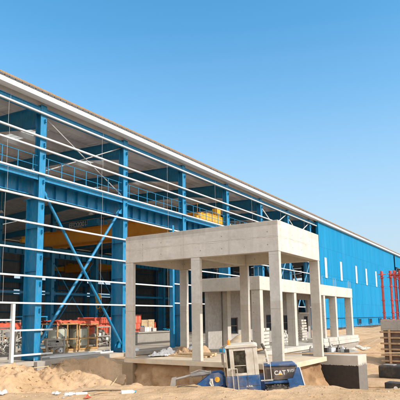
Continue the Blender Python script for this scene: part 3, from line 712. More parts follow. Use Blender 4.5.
# blockwork wall with openings
m = MB(); wy0, wy1 = 18.0, 18.22
ops = [(33.65, 35.15, .85, 2.05), (40.2, 42.0, .9, 2.25), (43.6, 45.1, .9, 2.2), (47.55, 50.1, 2.45, 3.65), (48.9, 50.0, .6, 2.1)]
cuts = sorted(set([ax0+.302, 50.9]+[o[0] for o in ops]+[o[1] for o in ops]))
for a, b in zip(cuts[:-1], cuts[1:]):
    zs = [(-.3, 4.19)]
    for o in ops:
        if o[0] <= a+1e-6 and o[1] >= b-1e-6:
            nz = []
            for z0, z1 in zs:
                if o[2] > z0 and o[3] < z1: nz += [(z0, o[2]), (o[3], z1)]
                else: nz.append((z0, z1))
            zs = nz
    for z0, z1 in zs: m.box(a, b, wy0, wy1, z0, z1)
bmesh.ops.remove_doubles(m.bm, verts=m.bm.verts[:], dist=1e-5)
part('wall', m, 'block', ann, world=True)
for x0, x1, z0, z1 in ops[:3]+ops[4:]:
    m = MB(); t = .06
    m.box(x0, x1, 18.06, 18.14, z0, z0+t); m.box(x0, x1, 18.06, 18.14, z1-t, z1); m.box(x0, x0+t, 18.06, 18.14, z0+t, z1-t); m.box(x1-t, x1, 18.06, 18.14, z0+t, z1-t)
    m.box(x0+t, x1-t, 18.07, 18.13, (z0+z1)/2-.03, (z0+z1)/2+.03)
    w = part('window', m, 'ldr_dark', ann, world=True)
    m = MB(); m.box(x0+t, x1-t, 18.131, 18.139, z0+t, z1-t); part('pane', m, 'glass', w, world=True)
m = MB(); m.box(47.5, 50.2, 17.9, 17.998, 2.3, 2.448); part('sill', m, 'conc_low', ann, world=True)
m = MB(); m.box(ax0-.15, ax1+.3, ay0-.35, ay1+.3, -.3, 0); part('floor_slab', m, 'conc_low', ann, world=True, bevel=.02)
m = MB(); m.box(ax0-.05, ax1+.2, ay0-.25, ay1+.2, -2.4, -.301); part('foundation_wall', m, 'conc_grey', ann, world=True)
m = MB(); m.box(41.5, ax1+.2, ay0-.3, ay0+1.0, .002, .30); part('raised_kerb', m, 'conc_low', ann, world=True, bevel=.02)
m = MB()
rg = random.Random(3)
for k in range(16):
    xx = rg.choice((30.6, 36.5, 43, 46.2, 50.9))+rg.uniform(0, .4); yy = 14.05+rg.uniform(0, .25); m.tube((xx, yy, 4.66), (xx+rg.uniform(-.05,.05), yy, 5.25+rg.uniform(0, .2)), .012, n=5)
part('starter_bar', m, 'rod', ann, world=True)['kind'] = 'stuff'

# ------------------------------------------------------------------ foundation block by the pit
m = MB(); m.box(-.45, 1.0, -1.05, 1.35, -2.4, 0)
fb = single('foundation_block', m, 'bitumen', 'concrete foundation block with black bitumen coat on its pit side, at the sand edge', 'foundation block', (29.55, 8.83, 0.0), (0, 0, math.radians(-3)), bevel=.02)
# formwork pedestal at the right edge
fp = thing('formwork_pedestal', 'tall concrete pedestal wrapped in dark formwork panels and rails at the right edge', 'pedestal', (44.6, 7.6, -1.9))
m = MB(); m.box(-2.0, 2.0, -2.0, 2.0, 2.85, 3.68); part('pedestal_cap', m, 'conc_grey', fp, bevel=.03)
m = MB(); m.box(-1.86, 1.86, -1.86, 1.86, -.3, 2.849); part('formwork_panel', m, 'form', fp)
for k in range(7):
    z = .1+k*.43; m = MB()
    m.box(-2.02, -1.862, -2.1, 2.1, z, z+.13); m.box(-1.86, 2.1, -2.02, -1.862, z, z+.13)
    part('waler', m, 'plank', fp, bevel=.01)
for s in (-1.45, -.15, .2, 1.4):
    m = MB(); m.box(-2.14, -2.022, s-.08, s+.08, -.2, 2.95); part('soldier', m, 'plank', fp, bevel=.01)
    m = MB(); m.box(s-.08, s+.08, -2.14, -2.022, -.2, 2.95); part('soldier', m, 'plank', fp, bevel=.01)
# red posts on top
def red_post():
    r = thing('red_post', '', 'steel post', group='red steel posts on the formwork pedestal')
    m = MB(); m.tube((0,0,0), (0,0,3.45), .088, n=14); part('shaft', m, 'red_steel', r, smooth=False)
    m = MB()
    m.box(-.2, .2, -.2, .2, 0, .04); part('base_plate', m, 'red_steel', r)
    for z in (.5, 1.45, 2.5):
        m = MB(); m.tube((0,0,z), (0,0,z+.07), .135, n=14); part('collar', m, 'red_steel', r)
    m = MB(); m.box(-.19, .19, -.17, .17, 3.2, 3.25); m.tube((0,0,3.25), (0,0,3.75), .105, n=12); m.bar((-.5,.1,3.42), (.26,-.05,3.36), .05, .06); m.bar((-.5,.1,3.38), (-.58,.12,3.75), .04, .04); m.tube((.05,-.3,3.5), (-.05,.26,3.5), .035, n=8)
    part('head_bracket', m, 'red_steel', r)
    return r
rp = red_post(); spots = [(43.0, 9.36), (43.0, 8.72), (43.1, 8.43), (43.1, 8.05), (45.6, 8.6)]
labs = ['red steel post nearest the blue cladding, leftmost on the formwork pedestal', 'red steel post close beside another, left one of the pair on the pedestal', 'red steel post close beside another, right one of the pair on the pedestal', 'red steel post at the very edge of the photo, rightmost on the pedestal', 'red steel post standing at the far side of the pedestal top behind the others']
for k, (x, y) in enumerate(spots):
    o = rp if k == 0 else dup(rp, (0,0,0))
    o.location = (x, y, 1.782); o['label'] = labs[k]; o.rotation_euler = (0, 0, .3+k*.5)

# ------------------------------------------------------------------ wheel loader
LP = Vector((19.15, 9.47, -1.93))
fd = (-rt*math.cos(math.radians(8)) + Vector((fw.x, fw.y, 0)).normalized()*math.sin(math.radians(8))).normalized()
ldr = thing('wheel_loader', 'dusty blue and white wheel loader half hidden behind the sand edge in the pit', 'wheel loader', LP, (0, math.radians(4.0), math.atan2(fd.y, fd.x)))
m = MB(); m.prism([(-.62, 1.15), (.66, 1.15), (.66, 1.82), (-.62, 1.82)], 'y', -.72, .72)
part('cab_base', m, 'ldr_blue', ldr, bevel=.03)
# cab: white frame, real openings
cabz0, cabz1 = 1.822, 2.86
m = MB()
for sy in (-1, 1):
    ya, yb = sorted((sy*.70, sy*.60))
    m.box(-.60, -.445, ya, yb, cabz0, cabz1); m.box(.57, .62, ya, yb, cabz0, cabz1)
    m.box(-.435, -.14, ya, yb, cabz0, cabz1); m.box(.31, .47, ya, yb, cabz0, cabz1)
    m.box(-.139, .309, ya, yb, cabz0, cabz0+.10); m.box(-.139, .309, ya, yb, cabz1-.10, cabz1); m.box(.471, .569, ya, yb, cabz0, cabz0+.3)
    m.box(-.139, .309, ya+.02, yb-.02, cabz0+.36, cabz0+.39)
m.box(-.60, -.50, -.599, .599, cabz0, cabz0+.25); m.box(-.60, -.50, -.599, .599, cabz1-.12, cabz1); m.box(-.60, -.50, -.05, .05, cabz0+.25, cabz1-.12)
m.box(.54, .62, -.599, .599, cabz0, cabz0+.1); m.box(.54, .62, -.599, .599, cabz1-.12, cabz1)
part('cab_frame', m, 'ldr_white', ldr, bevel=.012)
m = MB()
for sy in (-.65, .65): m.box(-.139, .309, sy-.006, sy+.006, cabz0+.10, cabz1-.10); m.box(.47, .57, sy-.006, sy+.006, cabz0+.3, cabz1)
m.box(-.552, -.548, -.598, .598, cabz0+.25, cabz1-.12); m.box(.578, .582, -.598, .598, cabz0+.1, cabz1-.12)
part('cab_glass', m, 'cab_glass', ldr)
m = MB(); m.bar((.34, .0, 1.83), (.22, .0, 2.25), .05, .05, (0,1,0)); m.box(.30, .52, -.35, .35, 1.83, 2.12); part('dashboard', m, 'steering', ldr)
m = MB()
for k in range(16):
    t0, t1 = k*math.pi/8, (k+1)*math.pi/8; m.tube((.20+.05*math.cos(t0), .18*math.sin(t0), 2.28+.17*math.cos(t0)), (.20+.05*math.cos(t1), .18*math.sin(t1), 2.28+.17*math.cos(t1)), .014, n=6)
part('steering_wheel', m, 'black', ldr)
m = MB(); m.box(-.02, .10, .702, .725, 1.95, 1.99); part('door_handle', m, 'black', ldr)
for z_ in (1.25, 1.7, 2.55):
    m = MB(); m.tube((-.15, .73, z_), (-.15, .73, z_+.10), .018, n=8); part('hinge', m, 'ldr_dark', ldr)
m = MB(); m.box(-.60, .62, .716, .728, 1.44, 1.455); m.box(-.16, -.148, .7195, .729, 1.16, 1.81); part('door_seam', m, 'ldr_dark', ldr)
for k_ in range(7):
    m = MB(); m.box(-1.16+.038*k_, -1.14+.038*k_, .601, .612, 1.66, 2.0); part('grille_slat', m, 'black', ldr)
m = MB(); m.path([(-.78, .62, 1.42), (-.95, .70, 1.28), (-1.2, .68, 1.38), (-1.45, .64, 1.25), (-1.7, .66, 1.40)], .022, 8); m.path([(-.7, .6, 1.3), (-.95, .68, 1.1), (-1.3, .66, 1.22)], .018, 8); part('hydraulic_hose', m, 'black', ldr)
m = MB(); m.prism([(-.62, 2.862), (.63, 2.862), (.64, 2.92), (.52, 3.0), (-.50, 3.0), (-.63, 2.94)], 'y', -.74, .74); part('cab_roof', m, 'ldr_white', ldr, bevel=.04)
m = MB(); m.tube((.46, .55, 3.0), (.46, .55, 3.06), .07, n=14); m.tube((.46, .55, 3.06), (.46, .55, 3.19), .065, .055, n=14); part('beacon', m, 'amber', ldr)
m = MB(); m.box(-.05, .25, .06, .40, 1.83, 2.0); m.box(-.2, -.05, .06, .40, 1.83, 2.5); part('seat', m, 'black', ldr, bevel=.03)
m = MB(); m.bar((.70, .78, 1.9), (.70, .78, 2.95), .035, .035, (0,1,0)); m.bar((.70, .74, 2.9), (.66, .5, 2.95), .03, .03); m.obox((.74, .84, 2.5), (.06, .22, .42)); part('mirror', m, 'ldr_dark', ldr)
m = MB()
m.bar((.40, .74, 1.25), (.40, .74, 2.1), .03, .03, (0,1,0)); m.bar((.22, .74, 1.25), (.22, .74, 2.1), .03, .03, (0,1,0)); m.bar((.40, .74, 2.1), (.22, .74, 2.1), .03, .03)
part('grab_rail', m, 'ldr_white', ldr)
m = MB(); m.box(.30, .72, .72, .98, .55, .60); m.box(.30, .72, .72, .98, .88, .93); m.box(.66, .72, .721, .98, .601, .879); m.box(.30, .35, .721, .98, .601, 1.3); m.box(.62, .95, .5, 1.0, 1.18, 1.24); m.box(.90, .95, .5, 1.0, .75, 1.179); part('step', m, 'ldr_dark', ldr, bevel=.01)
# engine hood
m = MB(); m.prism([(-.80, 1.56), (-.80, 2.10), (-1.98, 2.05), (-2.05, 1.95), (-2.14, 1.56)], 'y', -.60, .60); part('hood', m, 'ldr_dark', ldr, bevel=.03)
m = MB(); m.prism([(-.78, 2.102), (-.78, 2.17), (-1.95, 2.14), (-2.06, 2.05), (-1.98, 2.054)], 'y', -.64, .64); part('hood_top', m, 'ldr_blue', ldr, bevel=.02)
m = MB(); m.prism([(-.75, 1.46), (-.75, 1.555), (-2.1, 1.545), (-2.1, 1.45)], 'y', -.68, .68); part('hood_rail', m, 'ldr_blue', ldr, bevel=.015)
cwp = [(-1.62, 1.60), (-1.66, 1.44), (-1.62, .62), (-2.20, .55), (-2.30, .95), (-2.12, 2.0), (-1.99, 2.0), (-1.82, 1.62)]
for sy in (-1, 1):
    m = MB(); m.prism(cwp, 'y', *sorted((sy*.602, sy*.80))); part('side_plate', m, 'ldr_blue', ldr, bevel=.02)
m = MB(); m.box(-2.26, -1.75, -.60, .60, .55, 1.43); part('counterweight', m, 'ldr_blue', ldr, bevel=.02)
m = MB(); m.prism([(-2.10, 2.0), (-2.28, .97), (-2.32, .97), (-2.14, 2.0)], 'y', .66, .81); part('trim_bar', m, 'letter_w', ldr)
m = MB(); m.tube((-1.95, .801, 1.2), (-1.95, .83, 1.2), .07, n=14); part('reflector', m, 'amber', ldr)
m = MB(); m.box(-1.7, -.7, -.45, .45, .7, 1.43); m.tube((-.95, .46, 1.2), (-.95, .58, 1.2), .14, n=12); m.tube((-1.35, .46, 1.15), (-1.35, .62, 1.15), .1, n=12); part('engine', m, 'ldr_dark', ldr, bevel=.01)
m = MB(); m.prism([(-.62, 1.1), (-.62, 1.75), (-.78, 1.75), (-.78, 1.15)], 'y', -.5, .5); m.box(-1.7, .9, -.35, .35, .6, 1.0); part('chassis', m, 'ldr_blue', ldr)
m = MB(); m.tube((-.98, .30, 2.12), (-.93, .30, 2.62), .055, n=12); m.tube((-.93, .30, 2.621), (-.89, .32, 2.75), .05, n=12); part('exhaust', m, 'ldr_white', ldr)
m = MB(); m.tube((-.895, .315, 2.74), (-.80, .34, 2.95), .06, .05, n=12); part('exhaust_tip', m, 'black', ldr)
m = MB()
for xx in (-.78, -1.05): m.bar((xx, .68, 1.56), (xx, .68, 2.42), .03, .03, (0,1,0))
m.bar((-.78, .68, 2.42), (-1.05, .68, 2.42), .03, .03); m.bar((-.64, .68, 2.25), (-1.05, .68, 2.25), .025, .025); m.bar((-.64, .68, 1.60), (-1.1, .70, 1.60), .05, .04)
part('side_rail', m, 'ldr_white', ldr)
# wheels
def wheel(x, y):
    m = MB(); R, w = .70, .42
    prof = [(-.5, .44), (-.5, .60), (-.42, .98), (-.25, 1.0), (.25, 1.0), (.42, .98), (.5, .60), (.5, .44)]; n = 40; rows = []
    for k in range(n):
        t = 2*math.pi*k/n; rows.append([m.bm.verts.new((math.cos(t)*R*pr, yy*w, math.sin(t)*R*pr)) for yy, pr in prof])
    for k in range(n):
        for q_ in range(len(prof)-1): m.bm.faces.new((rows[k][q_], rows[(k+1)%n][q_], rows[(k+1)%n][q_+1], rows[k][q_+1]))
    for k in range(22):
        t = 2*math.pi*k/22
        for s in (-1, 1):
            tt = t + (math.pi/22 if s > 0 else 0); rr = R+.012
            m.obox((math.cos(tt)*rr, s*.105, math.sin(tt)*rr), (.05, .21, .075), (s*.5*0, -tt, 0))
    t_ = part('tyre', m, 'tyre', ldr, loc=(x, y, .70))
    m = MB(); m.tube((0, -.17, 0), (0, .17, 0), .31, n=24); m.tube((0, -.2, 0), (0, .2, 0), .12, n=16); part('rim', m, 'ldr_white', t_)
for x in (-1.25, 1.15):
    for y in (-.72, .72): wheel(x, y)
# front loader tower, arms, cylinders, bucket
tw = [(.75, .75), (.75, 1.72), (.95, 1.93), (1.30, 1.95), (1.62, 1.5), (1.72, .75)]
m = MB(); m.prism(tw, 'y', .32, .40); m.prism(tw, 'y', -.40, -.32); m.box(.8, 1.6, -.31, .31, .7, 1.1)
part('loader_tower', m, 'ldr_blue', ldr, bevel=.02)
for s in (-.52, .52):
    m = MB(); m.prism([(.80, 1.88), (.95, 1.98), (1.25, 1.96), (2.15, 1.36), (2.85, .62), (2.75, .36), (1.9, 1.0), (1.05, 1.42), (.80, 1.52)], 'y', s-.07, s+.07)
    part('lift_arm', m, 'ldr_blue', ldr, bevel=.015)
m = MB(); m.tube((1.6, -.45, 1.4), (1.6, .45, 1.4), .08, n=12); part('cross_tube', m, 'ldr_blue', ldr)
m = MB(); m.tube((1.02, .60, 1.74), (1.02, .64, 1.74), .10, n=18); part('pivot_pin', m, 'letter_y', ldr)
m = MB(); m.path([(1.2, .60, 1.5), (1.25, .63, 1.75), (1.32, .62, 1.62), (1.22, .62, 1.44)], .03, 8); m.box(1.18, 1.30, .592, .62, 1.46, 1.78); part('hose_bracket', m, 'ldr_white', ldr)
m = MB(); m.tube((1.25, .3, 1.98), (2.05, .3, 1.93), .085, n=14); m.tube((2.05, .3, 1.93), (2.75, .3, 1.80), .045, n=12); m.prism([(2.65, 1.90), (2.82, 1.88), (3.0, 1.25), (2.85, 1.2), (2.7, 1.6)], 'y', .2, .4); m.path([(1.3, .4, 2.02), (1.7, .45, 2.12), (2.05, .4, 2.02)], .022, 8)
part('tilt_cylinder', m, 'ldr_grey', ldr)
m = MB(); m.prism([(2.8, 1.25), (2.82, .30), (3.5, .10), (3.65, .12), (3.60, .16), (2.95, .36), (2.90, 1.25)], 'y', -1.1, 1.1)
for s in (-1.1, 1.08): m.prism([(2.9, 1.25), (2.92, .30), (3.6, .14), (3.4, .5)], 'y', s, s+.02)
part('bucket', m, 'ldr_grey', ldr)
def face_text(txt, size, pos, mat, parent, rot=None):
    me = text_mesh(txt, size); me.materials.append(M[mat])
    return link('lettering', me, parent, pos, rot if rot else (math.pi/2, 0, math.pi))
face_text('CAT', .22, (-1.38, .603, 1.83), 'letter_w', ldr)
m = MB(); m.prism([(-1.465, 1.75), (-1.295, 1.75), (-1.38, 1.82)], 'y', .610, .613); part('logo_triangle', m, 'letter_y', ldr)
face_text('910F', .15, (-1.80, .604, 1.88), 'letter_w', ldr)
face_text('A.PHIL', .09, (-.2, .723, 1.42), 'letter_w', ldr)

# ------------------------------------------------------------------ goods inside the hall
FLZ = -.298
def crate(x, y, w, d, h, label, seed):
    r = thing('timber_crate', label, 'crate', (x, y, FLZ), group='open timber crates in the hall')
    n = max(2, int(w/.85)+1)
    for k in range(n):
        xx = -w/2+.05+(w-.1)*k/(n-1)
        for yy in (-d/2+.04, d/2-.04):
            m = MB(); m.box(xx-.05, xx+.05, yy-.03, yy+.03, .16, h-.1); part('upright', m, 'wood_o', r)
    m = MB()
    for yy in (-d/2-.02, d/2+.02):
        for z in (.16, h*.45, h-.09): m.box(-w/2, w/2, yy-.025, yy+.025, z, z+.09)
    for s in (-1, 1):
        for z in (.16, h-.09): m.box(s*(w/2+.02)-.02, s*(w/2+.02)+.02, -d/2+.01, d/2-.01, z, z+.09)
    part('rail', m, 'wood_o', r)
    m = MB(); m.box(-w/2, w/2, -d/2, d/2, .1, .155)
    for s in (-.45, 0, .45): m.box(-w/2, w/2, s*d-.06, s*d+.06, 0, .098)
    part('pallet_base', m, 'wood', r)
    return r
def drape(x, y, z, w, d, seed, label, mat='red', hang=.16):
    bm = bmesh.new(); rg = random.Random(seed); nx, ny = 60, 24; vs = []
    ph = [(rg.uniform(2, 9), rg.uniform(2, 9), rg.uniform(0, 6)) for _ in range(5)]+[(rg.uniform(-25, 25), rg.uniform(-25, 25), rg.uniform(0, 6)) for _ in range(5)]
    for i_ in range(nx+1):
        row = []
        for j_ in range(ny+1):
            a = (i_/nx-.5)*w; b = (j_/ny-.5)*(d+hang*1.6)
            wv = sum(math.sin(a*p+b*q_+o) for p, q_, o in ph)*.014
            ex = max(0, abs(b)-d/2); zz = .10+wv-ex*1.5 + .025*math.sin(a*2.2+seed)+ (.13*math.sin(a*4.1+seed*2)+.08*math.sin(a*9.7+seed))*min(ex*2.5,1)
            bb = math.copysign(min(abs(b), d/2+ex*.12), b)
            if ex == 0: zz = max(zz, .02)
            row.append(bm.verts.new((a, bb+math.copysign(.03, b), zz)))
        vs.append(row)
    for i_ in range(nx):
        for j_ in range(ny): bm.faces.new((vs[i_][j_], vs[i_+1][j_], vs[i_+1][j_+1], vs[i_][j_+1]))
    mb = MB(); mb.bm.free(); mb.bm = bm
    return single('tarpaulin', mb, mat, label, 'tarpaulin', (x, y, z), smooth=True)
crate(26.95, 28.2, 2.0, 1.9, 2.05, 'ochre timber crate frame holding a pale rounded tank, nearest the first blue column', 1)
crate(29.2, 28.3, 2.0, 1.9, 2.0, 'ochre timber crate frame holding a pale tank, right beside the grey machine rack', 2)
drape(26.95, 28.2, FLZ+2.12, 2.15, 1.9, 1, 'orange red tarpaulin draped on the timber crate nearest the first blue column')
drape(29.2, 28.3, FLZ+2.07, 2.15, 1.9, 2, 'orange red tarpaulin draped on the crate beside the grey machine rack')
for k, (x, y) in enumerate(((26.95, 28.2), (29.2, 28.3))):
    t = thing('storage_tank', 'pale green rounded tank inside the ' + ('left' if k == 0 else 'right') + ' timber crate', 'tank', (x, y, FLZ+.157), group='tanks inside the crates')
    m = MB(); m.tube((0,0,.25), (0,0,1.45), .72, n=28); m.tube((0,0,1.45), (0,0,1.66), .72, .3, n=28); m.tube((0,0,.05), (0,0,.25), .5, .72, n=28); part('shell', m, 'tank', t, smooth=False)
    m = MB(); m.tube((0,0,1.661), (0,0,1.74), .16, n=16); part('hatch', m, 'ldr_grey', t); m = MB(); m.tube((-.2,-.7,.9), (-.2,-.82,.9), .09, n=12); part('fitting', m, 'ldr_grey', t)
    m = MB()
    for s in range(4): m.tube((.45*math.cos(s*1.571+.785), .45*math.sin(s*1.571+.785), 0), (.45*math.cos(s*1.571+.785), .45*math.sin(s*1.571+.785), .2), .04, n=8)
    part('foot', m, 'ldr_grey', t)
def machine(name, x, y, seed, label, w=2, d=1.6, h=1.6, frame='grey_mach', cat='machine'):
    rg = random.Random(seed); r = thing(name, label, cat, (x, y, FLZ))
    m = MB(); m.box(-w/2, w/2, -d/2, d/2, .05, .16)
    for sx in (-1, 1):
        for sy in (-1, 1): m.box(sx*(w/2-.06)-.05, sx*(w/2-.06)+.05, sy*(d/2-.06)-.05, sy*(d/2-.06)+.05, .161 if True else 0, h)
    for z in (h*.55, h-.08): m.box(-w/2+.11, w/2-.11, -d/2+.02, -d/2+.1, z, z+.08); m.box(-w/2+.11, w/2-.11, d/2-.1, d/2-.02, z, z+.08)
    m.box(-w/2, w/2, -d/2, d/2, -0.001, .049)
    part('frame', m, frame, r)
    m = MB()
    for k in range(4):
        x0 = rg.uniform(-w*.32, w*.32); z0 = rg.uniform(.3, h*.6); rr = rg.uniform(.12, .3)
        if rg.random() < .5: m.tube((x0, -d*.38, z0+.2), (x0, d*.38, z0+.2), rr, n=20)
        else: m.tube((x0-.4, -d*.2, z0+.2), (x0+.5, -d*.2, z0+.2), rr*.8, n=20)
    part('drum', m, 'grey_mach', r)
    for k in range(5):
        x0 = rg.uniform(-w*.38, w*.38); z0 = rg.uniform(.2, h*.7); s = rg.uniform(.14, .34); m = MB(); m.box(x0-s/2, x0+s/2, -d*.42, -d*.42+s, z0, z0+s*rg.uniform(.7, 1.5))
        part('housing', m, ['white_steel', 'grey_mach', 'wood_o'][k % 3], r, bevel=.01)
    m = MB()
    for k in range(6):
        p = [Vector((rg.uniform(-w*.4, w*.4), -d*.46+rg.uniform(0, .2), rg.uniform(.2, h*.8))) for _ in range(3)]; m.path(p, .03, 8)
    part('piping', m, 'ldr_grey', r)
    return r
machine('machine_unit', 20.2, 27.0, 11, 'grey piece of plant on a frame standing behind the white door post', 2.6, 1.8, 1.9)
machine('machine_unit', 22.9, 28.6, 12, 'grey plant with white housings just left of the first blue column', 2.2, 1.6, 1.7)
machine('machine_unit', 18.4, 25.9, 13, 'yellow framed plant at the left edge inside the hall', 1.3, 1.3, 2.0, 'yellow')
machine('machine_rack', 31.4, 28.6, 14, 'grey machine rack between the timber crates and the second blue column', 1.6, 1.6, 1.75)
machine('machine_unit', 33.6, 29.3, 15, 'low grey plant on a frame just left of the second blue column', 2.0, 1.5, .95)
drape(31.4, 28.6, FLZ+1.76, 1.5, 1.2, 5, 'small orange red tarpaulin on top of the grey machine rack', hang=.12)
drape(21.6, 30.5, FLZ+2.0, 6.5, 1.5, 6, 'long dark red tarpaulin behind the grey plant at the left edge', hang=.35)
m = MB(); m.box(-3.1, 3.1, -.75, .75, .0, 2.0); single('covered_stack', m, 'grey_mach', 'grey stack of goods under the long dark red tarpaulin', 'stack', (21.6, 30.5, FLZ+.001), bevel=.04)
machine('machine_unit', 26.0, 33.5, 31, 'grey plant on a frame behind the timber crate nearest the first blue column', 2.6, 1.8, 2.3)
machine('machine_unit', 30.5, 35.5, 32, 'tall grey plant far behind the two timber crates', 2.6, 1.8, 2.6, 'bright_blue')
machine('machine_unit', 36.4, 33.2, 33, 'grey plant close behind the second blue column', 2.0, 1.6, 1.6)
machine('machine_unit', 16.6, 27.2, 34, 'grey plant beside the yellow framed plant at the left edge', 2.0, 1.6, 2.1)
machine('machine_unit', 24.2, 26.0, 35, 'low grey plant in front of the first blue column inside the hall', 1.6, 1.0, 1.1)
def rbox(name, x, y, z, w, d, h, mat, label, cat, rz=0, lid=True):
    r = thing(name, label, cat, (x, y, z), (0, 0, rz))
    m = MB(); m.box(-w/2, w/2, -d/2, d/2, 0, h*.92); part('body', m, mat, r, bevel=.015)
    m = MB(); m.box(-w/2-.02, w/2+.02, -d/2-.02, d/2+.02, h*.921, h); part('lid', m, mat, r, bevel=.01)
    for s in (-.25, .25):
        m = MB(); m.box(s*w-.03, s*w+.03, -d/2-.012, d/2+.012, .02, h*.9); part('strap', m, 'wood', r)
    return r
def container(x, y, w, d, h, label):
    r = thing('red_container', label, 'container', (x, y, FLZ))
    m = MB(); ribbed(m, -w/2+.08, w/2-.08, .3, .05, lambda xx, dd: [(xx, -d/2+.04+dd, .12), (xx, -d/2+.04+dd, h-.12)]); ribbed(m, -w/2+.08, w/2-.08, .3, .05, lambda xx, dd: [(xx, d/2-.04-dd, .12), (xx, d/2-.04-dd, h-.12)])
    m.box(-w/2+.03, -w/2+.06, -d/2+.08, d/2-.08, .12, h-.12); m.box(w/2-.06, w/2-.03, -d/2+.08, d/2-.08, .12, h-.12); m.box(-w/2+.08, w/2-.08, -d/2+.08, d/2-.08, h-.1, h-.07)
    part('wall', m, 'red', r)
    m = MB()
    for sx in (-1, 1):
        for sy in (-1, 1): m.box(sx*(w/2-.05)-.05, sx*(w/2-.05)+.05, sy*(d/2-.05)-.05, sy*(d/2-.05)+.05, 0, h)
    for sy in (-1, 1):
        for z in (0, h-.12): m.box(-w/2+.101, w/2-.101, sy*(d/2-.05)-.05, sy*(d/2-.05)+.05, z, z+.118)
    part('frame', m, 'red_box', r); return r
container(38.6, 34.2, 5.0, 2.2, 2.45, 'red ribbed container deep in the hall behind the second blue column')
rbox('red_crate', 37.9, 30.0, .83, 1.0, .8, .8, 'red_box', 'bright red packing case, lower of the two stacked beside the left canopy column', 'packing case')
rbox('red_crate', 38.0, 30.0, 1.632, 1.0, .8, .72, 'red_box', 'bright red packing case, upper of the two stacked beside the left canopy column', 'packing case')
m = MB(); m.box(-4.3, 4.3, -.55, .55, .0, 1.0); m.box(-4.4, 4.4, -.65, .65, 1.001, 1.125)
single('low_wall', m, 'conc_grey', 'low grey concrete wall with a pale top inside the hall, seen through the canopy', 'low wall', (39.3, 29.6, FLZ), bevel=.02)
rbox('white_case', 38.75, 29.3, .83, .9, .6, .42, 'white_sheet', 'white case on the low concrete wall beside the red packing cases', 'case')
rbox('white_case', 40.0, 29.4, .83, .5, .5, .3, 'white_sheet', 'small white case on the low concrete wall between blue machines', 'case')
machine('blue_machine', 40.3, 31.6, 21, 'blue machine standing behind the low concrete wall', 1.4, 1.0, 1.6, 'bright_blue')
rbox('yellow_crate', 41.8, 32.2, FLZ, 1.0, 1.0, 2.15, 'wood', 'tall pale yellow crate behind the low wall, left one of the two', 'crate')
rbox('yellow_crate', 43.3, 32.5, FLZ, 1.0, 1.0, 2.2, 'wood', 'tall pale yellow crate behind the low wall, right one of the two', 'crate')
drape(43.0, 29.6, .83, 1.2, .8, 9, 'bright blue plastic sheet heaped on the low wall beside the thin blue post', 'bright_blue', .25)
container(45.5, 36.5, 6.5, 2.2, 1.9, 'low red container deep in the hall behind the yellow crates')
# long girts lying along the slab edge
grp = 'loose white girts on the slab edge'
for k, (x, y, z, l, rz) in enumerate(((25.6, 24.45, -.16, 6.0, .02), (25.2, 24.95, -.16, 5.4, -.02), (27.0, 25.5, -.16, 6.2, .04))):
    m = MB(); m.prism([(-.07, -.105), (-.07, .0), (.07, .0), (.07, -.012), (-.055, -.012), (-.055, -.093), (.07, -.093), (.07, -.105)], 'x', -l/2, l/2)
    single('loose_girt', m, 'white_steel', 'loose white steel channel lying on the hall slab edge between the first two blue columns', 'steel channel', (x, y, z-.015), (0, 0, rz), group=grp)
def crumple(name, x, y, z, sx, sy, sz, seed, mat, label, cat):
    m = MB(); m.blob((0,0,0), (sx, sy, sz), seed, .45, 4); 
    o = single(name, m, mat, label, cat, (x, y, z), smooth=False); return o
def sheet(name, x, y, z, w, d, h, seed, mat, label, cat, rz=0):
    rg = random.Random(seed); nx, ny = 22, 16; bm = bmesh.new(); rows = []
    u_, v_ = np.meshgrid(np.linspace(0, 1, nx+1), np.linspace(0, 1, ny+1), indexing='ij')
    f1 = np.abs(fbm(u_*w, v_*d, 2.2/max(w, d), 3, seed)); f2 = np.abs(fbm(u_*w, v_*d, 7/max(w, d), 3, seed+5))
    env = np.clip(np.minimum(np.minimum(u_, 1-u_), np.minimum(v_, 1-v_))*5, 0, 1)
    for a_ in range(nx+1):
        row = []
        for b_ in range(ny+1):
            uu, vv = u_[a_, b_]-.5, v_[a_, b_]-.5; k = 1+.25*math.sin(9*uu+seed)*vv*2+.2*math.sin(7*vv+seed*2)*uu*2
            row.append(bm.verts.new((uu*w*k, vv*d*k*(.8+.3*math.sin(seed+uu*4)), .004+h*(.12+.88*env[a_, b_])*min(1.2, f1[a_, b_]*1.6+f2[a_, b_]*1.1))))
        rows.append(row)
    for a_ in range(nx):
        for b_ in range(ny): bm.faces.new((rows[a_][b_], rows[a_+1][b_], rows[a_+1][b_+1], rows[a_][b_+1]))
    mb = MB(); mb.bm.free(); mb.bm = bm
    return single(name, mb, mat, label, cat, (x, y, z), (0, 0, rz))
crumple('white_sack', 30.9, 24.6, -.3, .55, .4, .28, 3, 'white_sheet', 'white plastic sack lying at the foot of the second blue column', 'sack')
sheet('plastic_sheet', 24.3, 17.0, 0.004, 1.7, 1.5, .42, 5, 'white_sheet', 'crumpled white plastic sheet on the canopy slab beside the left column', 'plastic sheet')
# timber on the canopy slab
grp = 'planks stacked on the canopy slab'
rg = random.Random(5)
pl = [(24.1, 15.5, .06, 2.6, 1.55), (24.5, 15.4, .06, 2.4, 1.6), (24.3, 15.0, .17, 2.2, 1.5), (25.2, 15.8, .06, 2.8, 1.7), (25.0, 15.2, .17, 2.0, 1.62)]
for k, (x, y, z, l, rz) in enumerate(pl):
    m = MB(); m.box(-l/2, l/2, -.12, .12, -.045, .045)
    single('plank', m, 'wood', 'pale timber plank in the loose stack on the canopy slab between two left columns', 'plank', (x, y, z-.012), (0, 0, rz), group=grp, bevel=.006)
sheet('wood_scrap_pile', 25.4, 16.1, 0.004, 2.2, 1.7, .45, 8, 'plank', 'brown pile of scrap wood and matting behind the planks on the canopy slab', 'scrap pile')
crumple('white_sack', 26.2, 16.4, 0.0, .5, .35, .42, 9, 'white_sheet', 'white sack behind the brown scrap pile on the canopy slab', 'sack')
